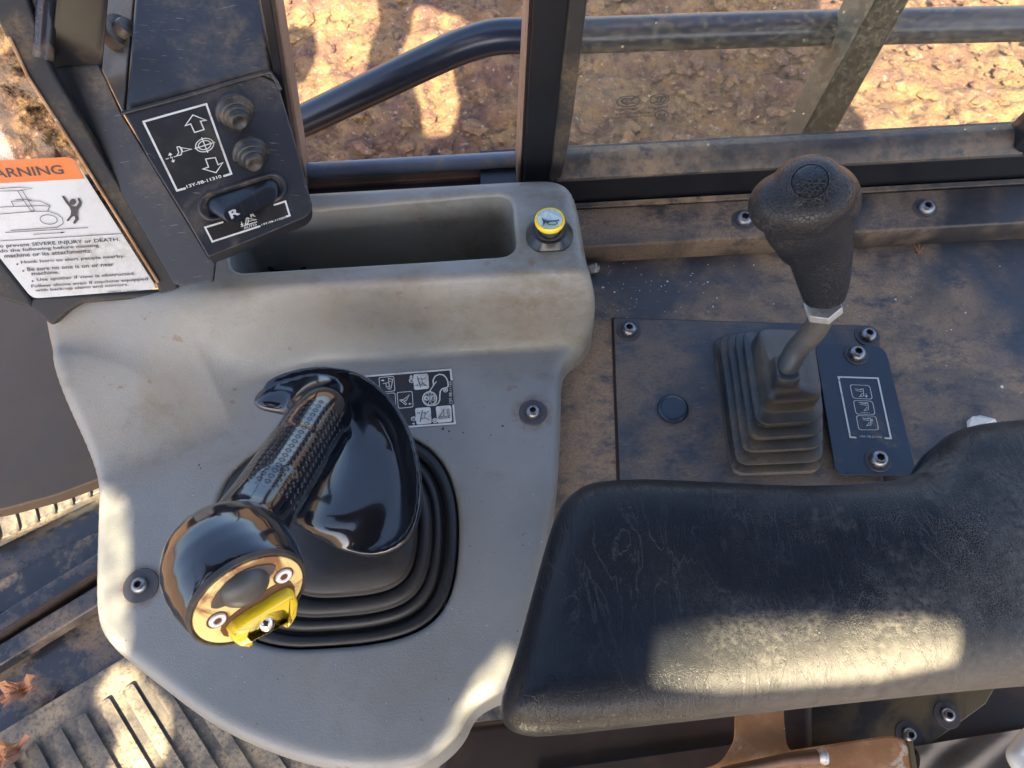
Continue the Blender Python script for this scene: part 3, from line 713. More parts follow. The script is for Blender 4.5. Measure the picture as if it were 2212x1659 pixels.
# blend the joints: weighted smoothing that keeps the rim, the head and the handle crisp
ed = np.array([e.vertices[:] for e in me.edges]); nv = len(co)
deg = np.bincount(ed.ravel(), minlength=nv).astype(float)[:, None]
rimp = np.array([tuple(p) for p in rim]); dr = np.min(np.linalg.norm(co[:, None, :]-rimp[None], axis=2), 1)
A_ = np.array(gA); B_ = np.array(gD); dl = B_-A_; LL = np.linalg.norm(dl); dl /= LL
al_ = (co-A_)@dl; rr_ = np.linalg.norm((co-A_)-al_[:, None]*dl, axis=1)
wt = sstep(.005, .016, dr)
wt = wt*(1-.93*((al_ < LL*.72) & (rr_ < .0262)))*(1-.95*(np.linalg.norm(co-np.array(HF-NF*.03), axis=1) < .052))
wt = np.maximum(wt, 0)[:, None]*.5
for _ in range(150):
    acc = np.stack([np.bincount(ed[:, 0], co[ed[:, 1], k], nv)+np.bincount(ed[:, 1], co[ed[:, 0], k], nv) for k in range(3)], 1)/deg
    co = co+(acc-co)*wt
me.vertices.foreach_set('co', (co-np.array(ORG[js])).astype(np.float32).ravel()); me.update()
ga = np.array(gB); gd = np.array(gD)-ga; L = np.linalg.norm(gd); gd = gd/L
fx = np.array(RT); fx = fx-gd*(fx@gd); fx /= np.linalg.norm(fx); fy = np.cross(gd, fx)
rel = co-ga; al = rel@gd; an = np.arctan2(rel@fy, rel@fx); rr = np.sqrt((rel@fx)**2+(rel@fy)**2)
mk = sstep(-.006, .0, al)*sstep(L-.004, L-.012, al)*sstep(.029, .0265, rr)
at = me.attributes.new('gripuv', 'FLOAT_VECTOR', 'POINT')
at.data.foreach_set('vector', np.column_stack([an*.0245/.0060, al/.0060, mk]).astype(np.float32).ravel())
# switch face on the head
FP = Plane(HF, HF+wd, HF+NF.cross(wd))
def fpoly(pts, off=0.0): return [FP.hit(*tfh(x, y), off) for x, y in pts]
xw, yw = wd, NF.cross(wd)
V, F = lathe(HF+NF*.0002, NF, [(-.002, .0352), (.0018, .0350), (.0022, .0338), (.0008, .0325)], 64, 1, .92, wd); add('face_rim', V, F, M_seal, js, smooth=True)
V, F = lathe(HF+NF*.0004, NF, [(-.002, .0325), (.0016, .0322), (.0022, .0310), (.0022, .0)], 64, 1, .92, wd); plate = add('switch_face', V, F, M_yworn, js, smooth=True)
eye = [(632, 1085), (640, 1030), (700, 920), (790, 815), (900, 725), (1020, 660), (1150, 618), (1290, 602), (1345, 625), (1325, 680), (1260, 760), (1165, 835), (1100, 935), (1000, 1000), (890, 1015), (780, 1065), (700, 1092)]
V, F = prism(rpoly(fpoly(eye, .0026), .001, 2), NF*.0009); add('eye_panel', V, F, M_dgrey, js, bevel=.0004)
bc = FP.hit(*tfh(1010, 868), .003)
V, F = lathe(bc, NF, [(0, .0150), (.001, .0148), (.0035, .0125), (.0055, .009), (.0066, .005), (.007, 0)], 36, .95, .88, wd); add('thumb_button', V, F, M_dgrey, js, smooth=True)
for x, y in ((1425, 735), (705, 1215)):
    p = FP.hit(*tfh(x, y), .0024)
    V, F = lathe(p, NF, [(0, .0062), (.0004, .0062), (.0004, .0050)], 28); s1 = add('screw_recess', V, F, M_rust, js, smooth=True)
    V, F = lathe(p+NF*.0004, NF, [(0, .0050), (.0010, .0046), (.0012, .0028), (.0002, .0020)], 28); r1 = add('screw', V, F, M_ringw, js, smooth=True); q_ = [p+NF*.0013+wd*math.cos(a)*.0022+NF.cross(wd)*math.sin(a)*.0022 for a in [math.pi/8*k for k in range(16)]]; add('screw_socket', q_, [tuple(range(16))], M_rust, r1)
grim = [(735, 1330), (760, 1255), (900, 1130), (1080, 1000), (1250, 880), (1400, 790), (1500, 790), (1545, 850), (1555, 960), (1470, 870), (1300, 960), (1100, 1080), (900, 1200), (800, 1300), (830, 1400), (770, 1385)]
V, F = prism(fpoly(grim, .0024), NF*.0008); add('worn_strip', V, F, M_grime, js, bevel=.0003)
rock = [(790, 1290), (850, 1215), (1000, 1110), (1180, 1005), (1330, 910), (1450, 850), (1510, 865), (1545, 960), (1530, 1090), (1470, 1190), (1405, 1235), (1365, 1210), (1420, 1150), (1400, 1080), (1340, 1045), (1240, 1070), (1130, 1135), (1045, 1200), (1020, 1270), (1065, 1330), (1060, 1400), (1000, 1440), (900, 1430), (830, 1375)]
def inset(P, d):
    c = []; N = len(P)
    for i in range(N):
        e = (P[(i+1) % N]-P[i-1]).normalized(); c.append(P[i]+NF.cross(e)*d*INS)
    return c
rp = crom(rpoly(fpoly(rock, .002), .001, 2), 3, True); cc_ = sum(rp, Vector())/len(rp)
INS = 1.0
ar_ = sum((rp[i]-cc_).cross(rp[(i+1) % len(rp)]-cc_).dot(NF) for i in range(len(rp)))
if ar_ < 0: INS = -1.0
V, F = loft([[p+NF*h for p in inset(rp, d)] for h, d in ((0, 0), (.0045, .0), (.0062, .0006), (.0074, .0015), (.0080, .0026))], False, True); add('rocker_switch', V, F, M_yellow, js, smooth=True, angle=60)
slot = [(1040, 1215), (1130, 1140), (1250, 1065), (1340, 1050), (1400, 1090), (1410, 1150), (1370, 1205), (1290, 1180), (1190, 1260), (1080, 1300), (1030, 1270)]
V, F = prism(fpoly(slot, .0024), NF*.0006); add('slot_floor', V, F, M_rust, js)
a = FP.hit(*tfh(1215, 1180), .001); b = FP.hit(*tfh(1240, 1255), .009)
V, F = tube([a, b], .0026, 16); pin = add('toggle_pin', V, F, M_yworn, js, smooth=True)
V, F = lathe(b, (b-a).normalized(), [(-.005, .001), (-.004, .003), (-.002, .0046), (0, .0052), (.002, .0046), (.004, .003), (.005, 0)], 24); add('toggle_ball', V, F, M_chrome, js, smooth=True)

# ================================================================ SIDE PANEL, LEDGE, WINDOW FRAME
PN = -.03
yv = Z(1266, 569, PN).y; XL = Z(1150, 600, PN).x; XR = .95
sp = thing('cab_panel', 'dusty blue-black flat metal panel beside the grey console, around the gear lever', 'panel', (.35, .2, PN))
V, F = extrude_x([(.06, PN), (.06, PN-.004), (yv+.001, PN-.004), (yv+.001, PN)], XL-.03, XR); add('panel_sheet', V, F, M_panel, sp)
lw = thing('window_ledge', 'dusty black bolted ledge rail under the right cab window', 'ledge', (.4, yv, PN))
zl = Y(1266, 533, yv).z; p2 = Z(1250, 452, zl+.004); zl2 = p2.z; yl2 = p2.y
prof = [(yv, PN), (yv, zl-.003), (yv+.0015, zl), (yl2, zl2), (yl2, PN)]
V, F = extrude_x(prof, XL-.02, XR); add('rail', V, F, M_ledge, lw, bevel=.0015, seg=3)
p3 = Z(1238, 440, zl2+.002)
V, F = extrude_x([(yl2+.0012, PN), (yl2+.0012, zl2+.001), (p3.y, zl2+.003), (p3.y, PN)], XL-.02, XR); add('back_strip', V, F, M_framed, lw, bevel=.0006)
bp = Plane(Vector((0, yv+.0015, zl)), Vector((1, yv+.0015, zl)), Vector((0, yl2, zl2)))
for u, v in ((1998, 452), (1606, 476)):
    bolt(lw, bp.hit(u, v), bp.n, .0092, .0128)
wf = thing('cab_window', 'right cab side window with dusty pane and printed safety marks in a black frame', 'window', (.4, .57, .03))
yw_ = p3.y+.003; zs = Y(1232, 437, yw_).z; zt = Y(1221, 391, yw_).z
V, F = extrude_x([(yw_, PN), (yw_, zt), (yw_+.05, zt), (yw_+.05, PN)], XL-.05, XR+.1); add('lower_strip', V, F, M_frame, wf, bevel=.001)
g0 = Y(1225, 338, yw_+.016); zg = g0.z; yg = yw_+.016
frm = [(yw_-.001, zt+.0005), (yw_-.001, zt+.004), (yw_+.006, (zt+zg)*.5+.004), (yg-.001, zg), (yg+.012, zg), (yg+.012, zt+.0005)]
xe = Y(2185, 291, yg).x; xs = Y(1200, 340, yg).x
V, F = extrude_x(frm, xs, xe+.012); add('frame_bottom', V, F, M_framed, wf, bevel=.0012)
# right frame member slants up and away
a = Y(2184, 291, yg); b = Y(2420, 60, yg); d = (b-a).normalized(); nrm = Vector((d.z, 0, -d.x))
if nrm.x < 0: nrm = -nrm
V, F = prism([a+Vector((0, -.016, -.004)), a+Vector((0, .012, -.004)), a+nrm*.035+Vector((0, .012, -.022)), a+nrm*.035+Vector((0, -.016, -.022))], d*.4); add('frame_side', V, F, M_frame, wf, bevel=.002)
GP = Plane(Vector((0, yg+.004, 0)), Vector((1, yg+.004, 0)), Vector((0, yg+.004, 1)))
gq = [(1222, 340), (1282, -140), (2600, -140), (2430, 60), (2183, 294)]
V = [GP.hit(*q) for q in gq]; pane = add('pane', V, [tuple(range(5))], M_glass, wf)
# safety marks printed on the outside of the glass (seen mirrored)
tg = zf(2350, 300, 5.53); P = Print(GP, tg, .0004)
def mtext(t, x0, x1, yl0, yl1, h):
    P.text(t, [(x1, yl1-h), (x0, yl0-h), (x0, yl0), (x1, yl1)], .03)
P.circ(690, 548, 255, 115, .0012, -.08, 36); P.circ(1362, 505, 205, 115, .0012, -.12, 36); P.circ(1412, 845, 140, 98, .0012, -.12, 32)
for dx in (0, 92, 182): P.stroke([(1255+dx, 452-dx*.06), (1305+dx, 462-dx*.06), (1328+dx, 500-dx*.06), (1310+dx, 548-dx*.06), (1270+dx, 575-dx*.06), (1225+dx, 582-dx*.06)], .0018)
P.stroke([(835, 468), (765, 480), (705, 515), (680, 485), (610, 480), (540, 520), (530, 565), (570, 595), (625, 602), (650, 630), (690, 615), (690, 585), (770, 592), (845, 598), (735, 540), (835, 468)], .0012)
P.circ(605, 540, 48, 38, .0012)
mtext('TEMPSAFETY', 388, 930, 768, 735, 55); mtext('E000122', 1105, 1548, 715, 690, 55); mtext('43R-000291', 410, 1180, 858, 815, 48); mtext('DOT721 AS-2 M250', 312, 1222, 940, 885, 48)
P.text('E4', [(1490, 795), (1330, 810), (1330, 898), (1480, 892)])
P.text('4', [(770, 950), (735, 950), (735, 988), (765, 988)])
for x in (830, 902, 972): P.circ(x, 955, 12, 10, None, 0, 10)
P.make('safety_marks', M_ink, pane)
# window post
PP = Plane(Vector((0, yw_-.004, 0)), Vector((1, yw_-.004, 0)), Vector((0, yw_-.004, 1)))
post = thing('window_post', 'black upright post between the open window and the dusty right window', 'post', tuple(PP.hit(1160, 380)))
def bar(name, q, th, m, off=0.0, bevel=.002, seg=3, par=None):
    V, F = prism([PP.hit(*a, off) for a in q], (0, th, 0)); return add(name, V, F, m, par, bevel=bevel, seg=seg)
bar('post_body', [(1162, -160), (1246, -160), (1190, 430), (1128, 430)], .03, M_frame, 0, par=post)
bar('outer_lip', [(1146, -160), (1153, -160), (1122, 430), (1114, 430)], .035, M_lip, -.006, .001, par=post)
bar('channel_strip', [(1154, -160), (1161.5, -160), (1128, 430), (1122.4, 430)], .03, M_frame, -.004, .0003, par=post)
sq = [PP.hit(u, v, .004) for u, v in ((1247, -160), (1288, -160), (1262, 60), (1238, 250), (1224, 340), (1212, 388), (1186, 392), (1192, 360))]
V, F = prism(rpoly(sq, [0, 0, .01, .01, .01, .014, .004, .004], 4), (0, .02, 0)); add('corner_seal', V, F, M_seal, post, bevel=.003, seg=3)
# open window: sill and left lip
ow = thing('window_sill', 'dusty blue-grey rounded sill at the bottom of the open side window', 'sill', tuple(Y(900, 370, .6)))
y0 = yw_+.03; a = Y(655, 372, y0); b = Y(1150, 345, y0)
zz = (Y(900, 346, y0).z+Y(900, 366, y0).z)/2; rr = abs(Y(900, 346, y0).z-Y(900, 368, y0).z)/2/math.cos(math.radians(43))*.75
V, F = tube([Vector((a.x-.25, y0, zz)), Vector((b.x+.01, y0, zz))], .0085, 24); add('sill_roll', V, F, M_sill, ow, smooth=True)
V, F = extrude_x([(y0-.012, zz-.010), (y0+.01, zz-.010), (y0+.01, -.1), (y0-.012, -.1)], a.x-.25, b.x+.01); add('sill_channel', V, F, M_brownmetal, ow, bevel=.001)
V, F = extrude_x([(y0-.030, zz-.014), (y0-.0125, zz-.014), (y0-.0125, -.1), (y0-.030, -.1)], a.x-.25, b.x+.01); add('sill_step', V, F, M_frame, ow, bevel=.001)
lp = thing('window_edge', 'narrow brown upright edge of the open window beside the switch box', 'window edge', tuple(PP.hit(650, 380)))
bar('edge_outer', [(562, -160), (572, -160), (667, 420), (653, 420)], .03, M_lip, -.02, .001, par=lp)
bar('edge_inner', [(535, -160), (560, -160), (651, 420), (636, 420)], .03, M_frame, -.004, .001, par=lp)

# ================================================================ OUTSIDE: handrail and strut
hr = thing('handrail', 'bent dark blue-grey tubular handrail outside the cab windows', 'handrail', tuple(Y(1100, 75, .8)))
path = [Y(300, 400, .80), Y(500, 325, .80), Y(632, 271, .80), Y(791, 196, .80), Y(940, 125, .80), Y(1010, 96, .80), Y(1070, 80, .80), Y(1140, 77, .80), Y(1271, 76, .80), Y(1700, 62, .80), Y(2212, 51, .80), Y(2700, 38, .80)]
V, F = tube(crom(path, 8), .0205, 28); add('rail_tube', V, F, M_tube, hr, smooth=True)
st = thing('slanted_strut', 'dusty grey-green slanted steel strut behind the right window pane', 'strut', tuple(Y(1700, 320, .7)))
def ext(a, b, k): return b+(b-a)*k
l0, l1 = Y(1683, 300, .80), Y(1820, 0, .80); c0_, c1_ = Y(1724, 303, .73), Y(1890, 0, .73); r0, r1 = Y(1797, 300, .745), Y(1966, 0, .745)
k = .5; tops = [ext(l0, l1, k), ext(c0_, c1_, k), ext(r0, r1, k)]; bots = [ext(l1, l0, .6), ext(c1_, c0_, .6), ext(r1, r0, .6)]
bk = Vector((.0, .05, 0))
V = bots+[bots[2]+bk]+tops+[tops[2]+bk]
F = [(0, 1, 5, 4), (1, 2, 6, 5), (2, 3, 7, 6), (3, 0, 4, 7), (0, 3, 2, 1), (4, 5, 6, 7)]
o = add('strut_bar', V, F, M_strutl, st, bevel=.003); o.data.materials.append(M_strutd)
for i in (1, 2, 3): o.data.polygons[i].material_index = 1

# ================================================================ PLATES ON THE SIDE PANEL
pz = PZ(PN)
ap = thing('access_plate', 'dusty blue-black rectangular access plate bolted to the side panel under the gear lever', 'plate', tuple(Z(1600, 850, PN)))
q = [Z(u, v, PN+.0005) for u, v in ((1325, 690), (1897, 708), (1910, 1200), (1345, 1200))]
V, F = prism(rpoly(q, [.004, .02, .004, .004], 5), (0, 0, .0028)); add('plate_sheet', V, F, M_panel2, ap, bevel=.0006)
gp = [Z(u, v, PN+.0004) for u, v in ((1320, 686), (1880, 704), (1882, 708), (1327, 693), (1345, 1200), (1337, 1200))]
add('gap', gp, [(0, 1, 2, 3), (0, 3, 4, 5)], M_brownd, ap)
for u, v in ((1358, 714), (1873, 726)): bolt(ap, Z(u, v, PN+.0034), up, .0082, .0125)
cp = Z(1453, 884, PN+.0033)
V, F = lathe(cp, up, [(0, .0150), (.001, .0152), (.003, .0148), (.0042, .0135), (.0044, .0122), (.0036, .0115), (.0038, .0)], 36); add('rubber_cap', V, F, M_plate, ap, smooth=True)
lpz = PN+.012
lpp = thing('shift_pattern_plate', 'raised dark blue plate with white lever position diagram, right of the gear boot', 'plate', tuple(Z(1870, 880, lpz)))
q = [Z(u, v, lpz) for u, v in ((1760, 745), (1912, 746), (1982, 1026), (1806, 1026))]
V, F = prism(rpoly(q, [.004, .014, .008, .010], 6), (0, 0, -.0035)); add('plate_sheet', V, F, M_plate, lpp, bevel=.0007)
V, F = prism(rpoly([Z(u, v, lpz-.0037) for u, v in ((1775, 760), (1900, 760), (1965, 1015), (1815, 1015))], .004, 3), (0, 0, -.0075)); add('spacer', V, F, M_frame, lpp)
for u, v in ((1849, 766), (1896, 994)): bolt(lpp, Z(u, v, lpz+.0001), up, .0084, .0118)
tp = zf(3200, 1350, 3.0167); P = Print(PZ(lpz), tp, .0005)
P.stroke([(318, 440), (305, 405), (775, 420), (930, 1135), (855, 1132)], .0016); P.stroke([(315, 450), (447, 1120), (520, 1125)], .0016)
rrect(P, [(437, 493), (680, 505), (715, 672), (475, 660)], .0007, .003); rrect(P, [(478, 680), (712, 690), (748, 855), (512, 848)], .0007, .003); rrect(P, [(512, 860), (752, 868), (790, 1036), (545, 1036)], .0007, .003)
for dx, dy, sk in ((0, 0, 0), (55, 165, 0), (85, 345, 0)):
    P.stroke([(500+dx, 545+dy), (585+dx, 560+dy)], .0005); P.stroke([(510+dx, 565+dy), (590+dx, 580+dy)], .0005)
    P.stroke([(565+dx, 550+dy), (600+dx, 548+dy), (608+dx, 630+dy), (555+dx, 640+dy), (590+dx, 600+dy)], .0006)
P.stroke([(545, 708), (655, 712)], .0004); P.stroke([(570, 826), (680, 832)], .0004)
P.arrow((635, 600), (638, 652), 18, 26, .0004); P.arrow((705, 955), (703, 900), 18, 26, .0004)
P.text('14X-78-21180', [(560, 1098), (815, 1106), (820, 1130), (562, 1124)])
P.make('lettering', M_white, lpp)

# ================================================================ GEAR LEVER
gl = thing('gear_lever', 'tall lever with black leather-grained knob rising from a stepped square rubber boot', 'gear lever', tuple(Z(1660, 870, PN)))
def rr_ring(q, z, r):
    pts = [Z(u, v, z) for u, v in q]; return rpoly(pts, r, 6)
B0 = PN+.0035
bq = [(1538, 730), (1752, 733), (1775, 1022), (1578, 1030)]   # base outline at panel height
tq = [(1614, 722), (1748, 728), (1772, 892), (1642, 902)]      # shoulder outline near the top
zt_ = .028
Bc = [Z(u, v, B0) for u, v in bq]; Tc = [Z(u, v, zt_) for u, v in tq]
def lev(f, z, s=1.0, r=.014):
    pts = [Bc[i].lerp(Tc[i], f) for i in range(4)]; c = sum(pts, Vector())/4
    return [Vector((c.x+(p.x-c.x)*s, c.y+(p.y-c.y)*s, z)) for p in rpoly(pts, r, 7)]
rg = [lev(0, B0, 1.0), lev(0, B0+.003, 1.0), lev(.02, B0+.005, .99)]
n = 4
for i in range(n):
    f0 = .02+i/n*.84; zz0 = B0+.004+(zt_-B0-.004)*((i+.0)/n); zz1 = B0+.004+(zt_-B0-.004)*((i+1.0)/n)
    rg += [lev(f0+.10, zz0+.0005, .93), lev(f0+.11, zz0+.004, .925), lev(f0+.12, zz1-.0035, .99), lev(f0+.125, zz1-.0015, 1.0), lev(f0+.14, zz1, .985)]
rg += [lev(.97, zt_+.001, .93), lev(1.0, zt_+.003, .93), lev(1.0, zt_+.016, .90, .012), lev(1.0, zt_+.020, .86, .012), lev(1.0, zt_+.022, .80, .012)]
rodb = Z(1697, 800, zt_+.036)
tc = sum(Tc, Vector())/4
def tring(r, z, k=0): return r
last = rg[-1]; cN = sum(last, Vector())/len(last)
for s, z in ((.62, .025), (.46, .028), (.40, .032), (.385, .040), (.345, .042), (.30, .042), (.24, .042)):
    out = []
    for p in last:
        dv = (p-cN); dv.z = 0; d1 = dv.normalized()*dv.length; circ = dv.normalized()*.030
        kk = max(0, min(1, (.8-s)/.4)); w = d1.lerp(circ*1.0, kk)*s/.80 if kk < 1 else circ*s/.80*1.0
        ctr = Vector((cN.x, cN.y, 0)).lerp(Vector((rodb.x, rodb.y, 0)), kk)
        out.append(Vector((ctr.x+w.x, ctr.y+w.y, zt_+z)))
    rg.append(out)
V, F = loft(rg, False, True); add('boot', V, F, M_boot, gl, smooth=True, angle=60)
N_ = Z(1779, 672, .125)
V, F = tube(crom([rodb-Vector((0, 0, .02)), rodb, Z(1722, 755, .082), Z(1760, 712, .105), N_], 6), .0098, 24); add('rod', V, F, M_boot, gl, smooth=True)
T_ = Z(1747, 388, .255); ax = (T_-N_).normalized()
V, F = prism([N_+Vector(frame_of(ax)[0])*math.cos(a)*.0150+Vector(frame_of(ax)[1])*math.sin(a)*.0150 for a in [math.pi/3*k for k in range(6)]], ax*.008); add('lock_nut', V, F, M_nut, gl, bevel=.0008)
# knob: fused leather-covered body
kp = []
K = [(1781, 650, .136, .0155), (1779, 610, .150, .0195), (1774, 565, .168, .0225), (1768, 520, .186, .0245), (1762, 480, .204, .0255), (1756, 440, .222, .025)]
kp.append(tube(crom([Z(u, v, z) for u, v, z, r in K], 4), list(np.interp(np.linspace(0, 5, 21), range(6), [k[3] for k in K])), 32))
hx = (RT-ax*RT.dot(ax)).normalized(); hy = ax.cross(hx)
hcn = Z(1738, 432, .226)
kp.append(ell(hcn, hx*.0345, hy*.029, ax*.024)); kp.append(ell(Z(1695, 440, .222), hx*.0255, hy*.025, ax*.021)); kp.append(ell(Z(1785, 432, .220), hx*.0235, hy*.026, ax*.026))
kp.append(ell(Z(1790, 480, .205), hx*.018, hy*.020, ax*.03))
kp.append(ell(Z(1728, 478, .208), hx*.026, hy*.024, ax*.030)); kp.append(ell(Z(1742, 505, .192), hx*.025, hy*.023, ax*.030))
kp.append(ell(Z(1742, 400, .236), hx*.025, hy*.024, ax*.018))
V, F = join(*kp); tmp = add('knob', V, F, None, gl)
rm = tmp.modifiers.new('r', 'REMESH'); rm.mode = 'VOXEL'; rm.voxel_size = .0014
sm = tmp.modifiers.new('s', 'SMOOTH'); sm.factor = .5; sm.iterations = 22
dg = bpy.context.evaluated_depsgraph_get(); me = bpy.data.meshes.new_from_object(tmp.evaluated_get(dg)); tmp.modifiers.clear(); tmp.data = me
me.materials.clear(); me.materials.append(M_knob)
for p in me.polygons: p.use_smooth = True
knob = tmp
# inlaid cap on top: dropped onto the knob surface
co = np.array([v.co[:] for v in me.vertices])+np.array(ORG[gl])
from mathutils.bvhtree import BVHTree
bvh = BVHTree.FromPolygons([Vector(c) for c in co], [tuple(p.vertices) for p in me.polygons])
def surf(u, v):
    h = bvh.ray_cast(CAM, ray(u, v).normalized()); return h
h = surf(1750, 390)
if h[0]:
    kn = (h[1]*.5+(CAM-h[0]).normalized()*.5).normalized()
    rings = []
    x, y = frame_of(kn)
    for r, o_ in ((.0122, .0), (.0127, .0006), (.0121, .0008), (.0117, -.0003), (.0112, .0007), (.0, .0009)):
        rg_ = []
        for k in range(40):
            a = 2*math.pi*k/40; p = h[0]+(x*math.cos(a)+y*math.sin(a))*max(r, 1e-5)+kn*.02
            hh = bvh.ray_cast(p, -kn); q = hh[0] if hh[0] else p-kn*.02
            rg_.append(q+kn*o_)
        rings.append(rg_)
    V, F = loft(rings, False, True); add('knob_cap', V, F, M_knob, gl, smooth=True, angle=50)

# ================================================================ ARMREST
AR = [(1228, 1062), (1262, 1036), (1320, 1026), (1420, 1024), (1600, 1034), (1780, 1042), (1900, 1038), (1965, 1024), (2005, 1000), (2028, 965), (2050, 932), (2095, 912), (2160, 902), (2240, 895), (2500, 880), (2700, 1100), (2600, 1450), (2400, 1462), (2212, 1474), (1900, 1505), (1541, 1546), (1350, 1567), (1181, 1586), (1130, 1584), (1095, 1570), (1076, 1542), (1082, 1500), (1110, 1420), (1142, 1300), (1178, 1170), (1204, 1090)]
AZ = .105
ar2 = chaikin([tuple(Z(u, v, AZ-.016).xy) for u, v in AR], 2)
def arm_h(x, y):
    c = Z(1500, 1300, AZ); 
    dish = -.006*np.exp(-(((x-c.x)/.10)**2+((y-c.y)/.045)**2))
    c2 = Z(2150, 1150, AZ); b = .012*np.exp(-(((x-c2.x)/.10)**2+((y-c2.y)/.07)**2))
    c3 = Z(1140, 1480, AZ); b3 = .006*np.exp(-(((x-c3.x)/.03)**2+((y-c3.y)/.03)**2))
    return AZ+dish+b+b3+(fbm(x*30, y*30, 3)-.5)*.0022
V, F = hfield(ar2, [], arm_h, .0028, .032, .01, .016)
arm = thing('armrest', 'black leather armrest with dust and a bright patch of sunlight along its near edge', 'armrest', tuple(Z(1600, 1300, AZ)))
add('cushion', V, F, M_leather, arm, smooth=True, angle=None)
bo = ar2.mean(0)+(ar2-ar2.mean(0))*.97
V, F = prism([Vector((x, y, AZ-.046)) for x, y in bo], (0, 0, -.006)); add('base_board', V, F, M_frame, arm)

# ================================================================ SWITCH BOX
SB = Plane(Z(270, 243, .20), Z(595, 165, .19), Z(460, 548, .135))
sb = thing('switch_box', 'black switch box with two round rubber buttons, a rocker marked R and white-lined decals', 'switch box', tuple(SB.hit(480, 380)))
ft = [(268, 243), (562, 160), (600, 180), (636, 300), (676, 448), (664, 468), (560, 512), (450, 556), (400, 470), (322, 345)]
fq = rpoly([SB.hit(u, v) for u, v in ft], [.003, .008, .012, .01, .008, .008, .004, .002, .004, .004], 5)
V, F = prism(fq, -SB.n*.028); add('face_panel', V, F, M_box, sb, bevel=.0015, seg=3)
# raised upper rim of the face
P_ = [SB.hit(u, v, .0008) for u, v in ((262, 245), (400, 208), (565, 160), (590, 166), (606, 195))]
V, F = tube(crom(P_, 5), .0016, 10); add('rim_trim', V, F, M_box, sb, smooth=True)
up1 = [SB.hit(266, 240), SB.hit(562, 158), SB.hit(590, 168), Z(548, -60, .235), Z(536, -120, .235), Z(296, -120, .235)]
cv = sum(up1, Vector())/6
V, F = prism(up1, (0, 0, -.05)); add('upper_housing', V, F, M_box, sb, bevel=.006, seg=4)
s1 = [Z(266, 244, .196), Z(298, -120, .225), Z(228, -120, .205), Z(212, 134, .187), Z(262, 250, .186)]
V, F = prism(s1[:4], (0, 0, -.03)); add('side_cheek', V, F, M_framed, sb, bevel=.002)
# knurled adjuster knob
kc = Z(262, 72, .205); ka = (Z(295, 62, .222)-Z(250, 75, .205)).normalized()
kz = (Vector((.80, .0, .62))).normalized()
rg = []
for h_, r in ((-.010, .014), (-.004, .0165), (0, .017), (.004, .0165), (.0042, .010), (.009, .0095), (.012, .008), (.013, .003)):
    x, y = frame_of(kz); rg.append([kc+kz*h_+(x*math.cos(2*math.pi*k/48)+y*math.sin(2*math.pi*k/48))*r*(1-(.03 if (k % 2 and r > .013) else 0)) for k in range(48)])
V, F = loft(rg); add('adjuster_knob', V, F, M_framed, sb, smooth=True, angle=40)
# buttons
zc = zf(500, 350, 2.552)
bdir = SB.n
def button(xb, yb_, rb, xt, yt_):
    c = SB.hit(*zc(xb, yb_))
    tipdir = (SB.hit(*zc(xt, yt_), rb*1.1)-c).normalized()
    rg = [(0, 1.0), (.10, 1.0), (.14, .95), (.16, .86), (.30, .84), (.36, .78), (.37, .70), (.50, .67), (.55, .60), (.56, .53), (.78, .52), (.86, .46), (.88, .30), (.86, .28), (.88, .16), (.86, .14), (.88, .0)]
    V, F = lathe(c, tipdir, [(h*rb*1.25, r*rb) for h, r in rg], 40); add('push_button', V, F, M_button, sb, smooth=True, angle=70)
mp = abs((SB.hit(*zc(1280, 260))-SB.hit(*zc(880, 260))).length)/2
button(1088, 235, mp*1.02, 1160, 400); button(1245, 650, mp*.96, 1318, 840)
# rocker
def slab(q, off, h, name, m, r=.0, bev=.001, seg=3, par=None):
    V, F = prism(rpoly([SB.hit(*zc(x, y), off) for x, y in q], r, 8) if r else [SB.hit(*zc(x, y), off) for x, y in q], SB.n*h); return add(name, V, F, m, par or sb, bevel=bev, seg=seg)
def stad(p, q, r, n=12):
    p = Vector(p); q = Vector(q); d = (q-p).normalized(); nn = Vector((-d.y, d.x)); out = []
    for k in range(n+1): a = -math.pi/2+math.pi*k/n; out.append(q+d*math.cos(a)*r+nn*math.sin(a)*r)
    for k in range(n+1): a = math.pi/2+math.pi*k/n; out.append(p+d*math.cos(a)*r+nn*math.sin(a)*r)
    return out
def sring(r, off): return [SB.hit(*zc(x, y), off) for x, y in stad((860, 1180), (1455, 990), r)]
V, F = loft([sring(152, .0), sring(150, .002), sring(140, .0036), sring(122, .0036), sring(112, .002), sring(110, .0006)], False, True); add('rocker_bezel', V, F, M_button, sb, smooth=True, angle=None)
def sring2(p, q, r, o0, o1):
    out = []; pts = stad(p, q, r)
    for x, y in pts:
        tt = max(0, min(1, (x-(p[0]-r))/(q[0]-p[0]+2*r))); out.append(SB.hit(*zc(x, y), o0*(1-tt)+o1*tt))
    return out
OL, OR_ = .0125, .0035
V, F = loft([sring2((900, 1168), (1430, 1000), 95, .001, .001), sring2((1000, 1225), (1422, 1040), 92, OL*.7, OR_*.8), sring2((1050, 1255), (1412, 1072), 90, OL*.95, OR_*.97), sring2((1060, 1258), (1408, 1076), 84, OL, OR_)], False, True); rk = add('rocker', V, F, M_frame, sb, smooth=True, angle=35)
ra = sring2((1060, 1258), (1408, 1076), 84, OL, OR_); RP = Plane(ra[3], ra[16], ra[22])
P = Print(RP, zc, .0006)
P.stroke([(1125, 1120), (1185, 1268)], .0003); P.stroke([(1265, 1040), (1318, 1190)], .0003); P.make('rocker_seams', M_dgrey, rk)
P = Print(RP, zc, .0007); P.text('R', [(1018, 1235), (1110, 1185), (1140, 1255), (1052, 1310)], .03); P.make('rocker_letter', M_wlabel, rk)
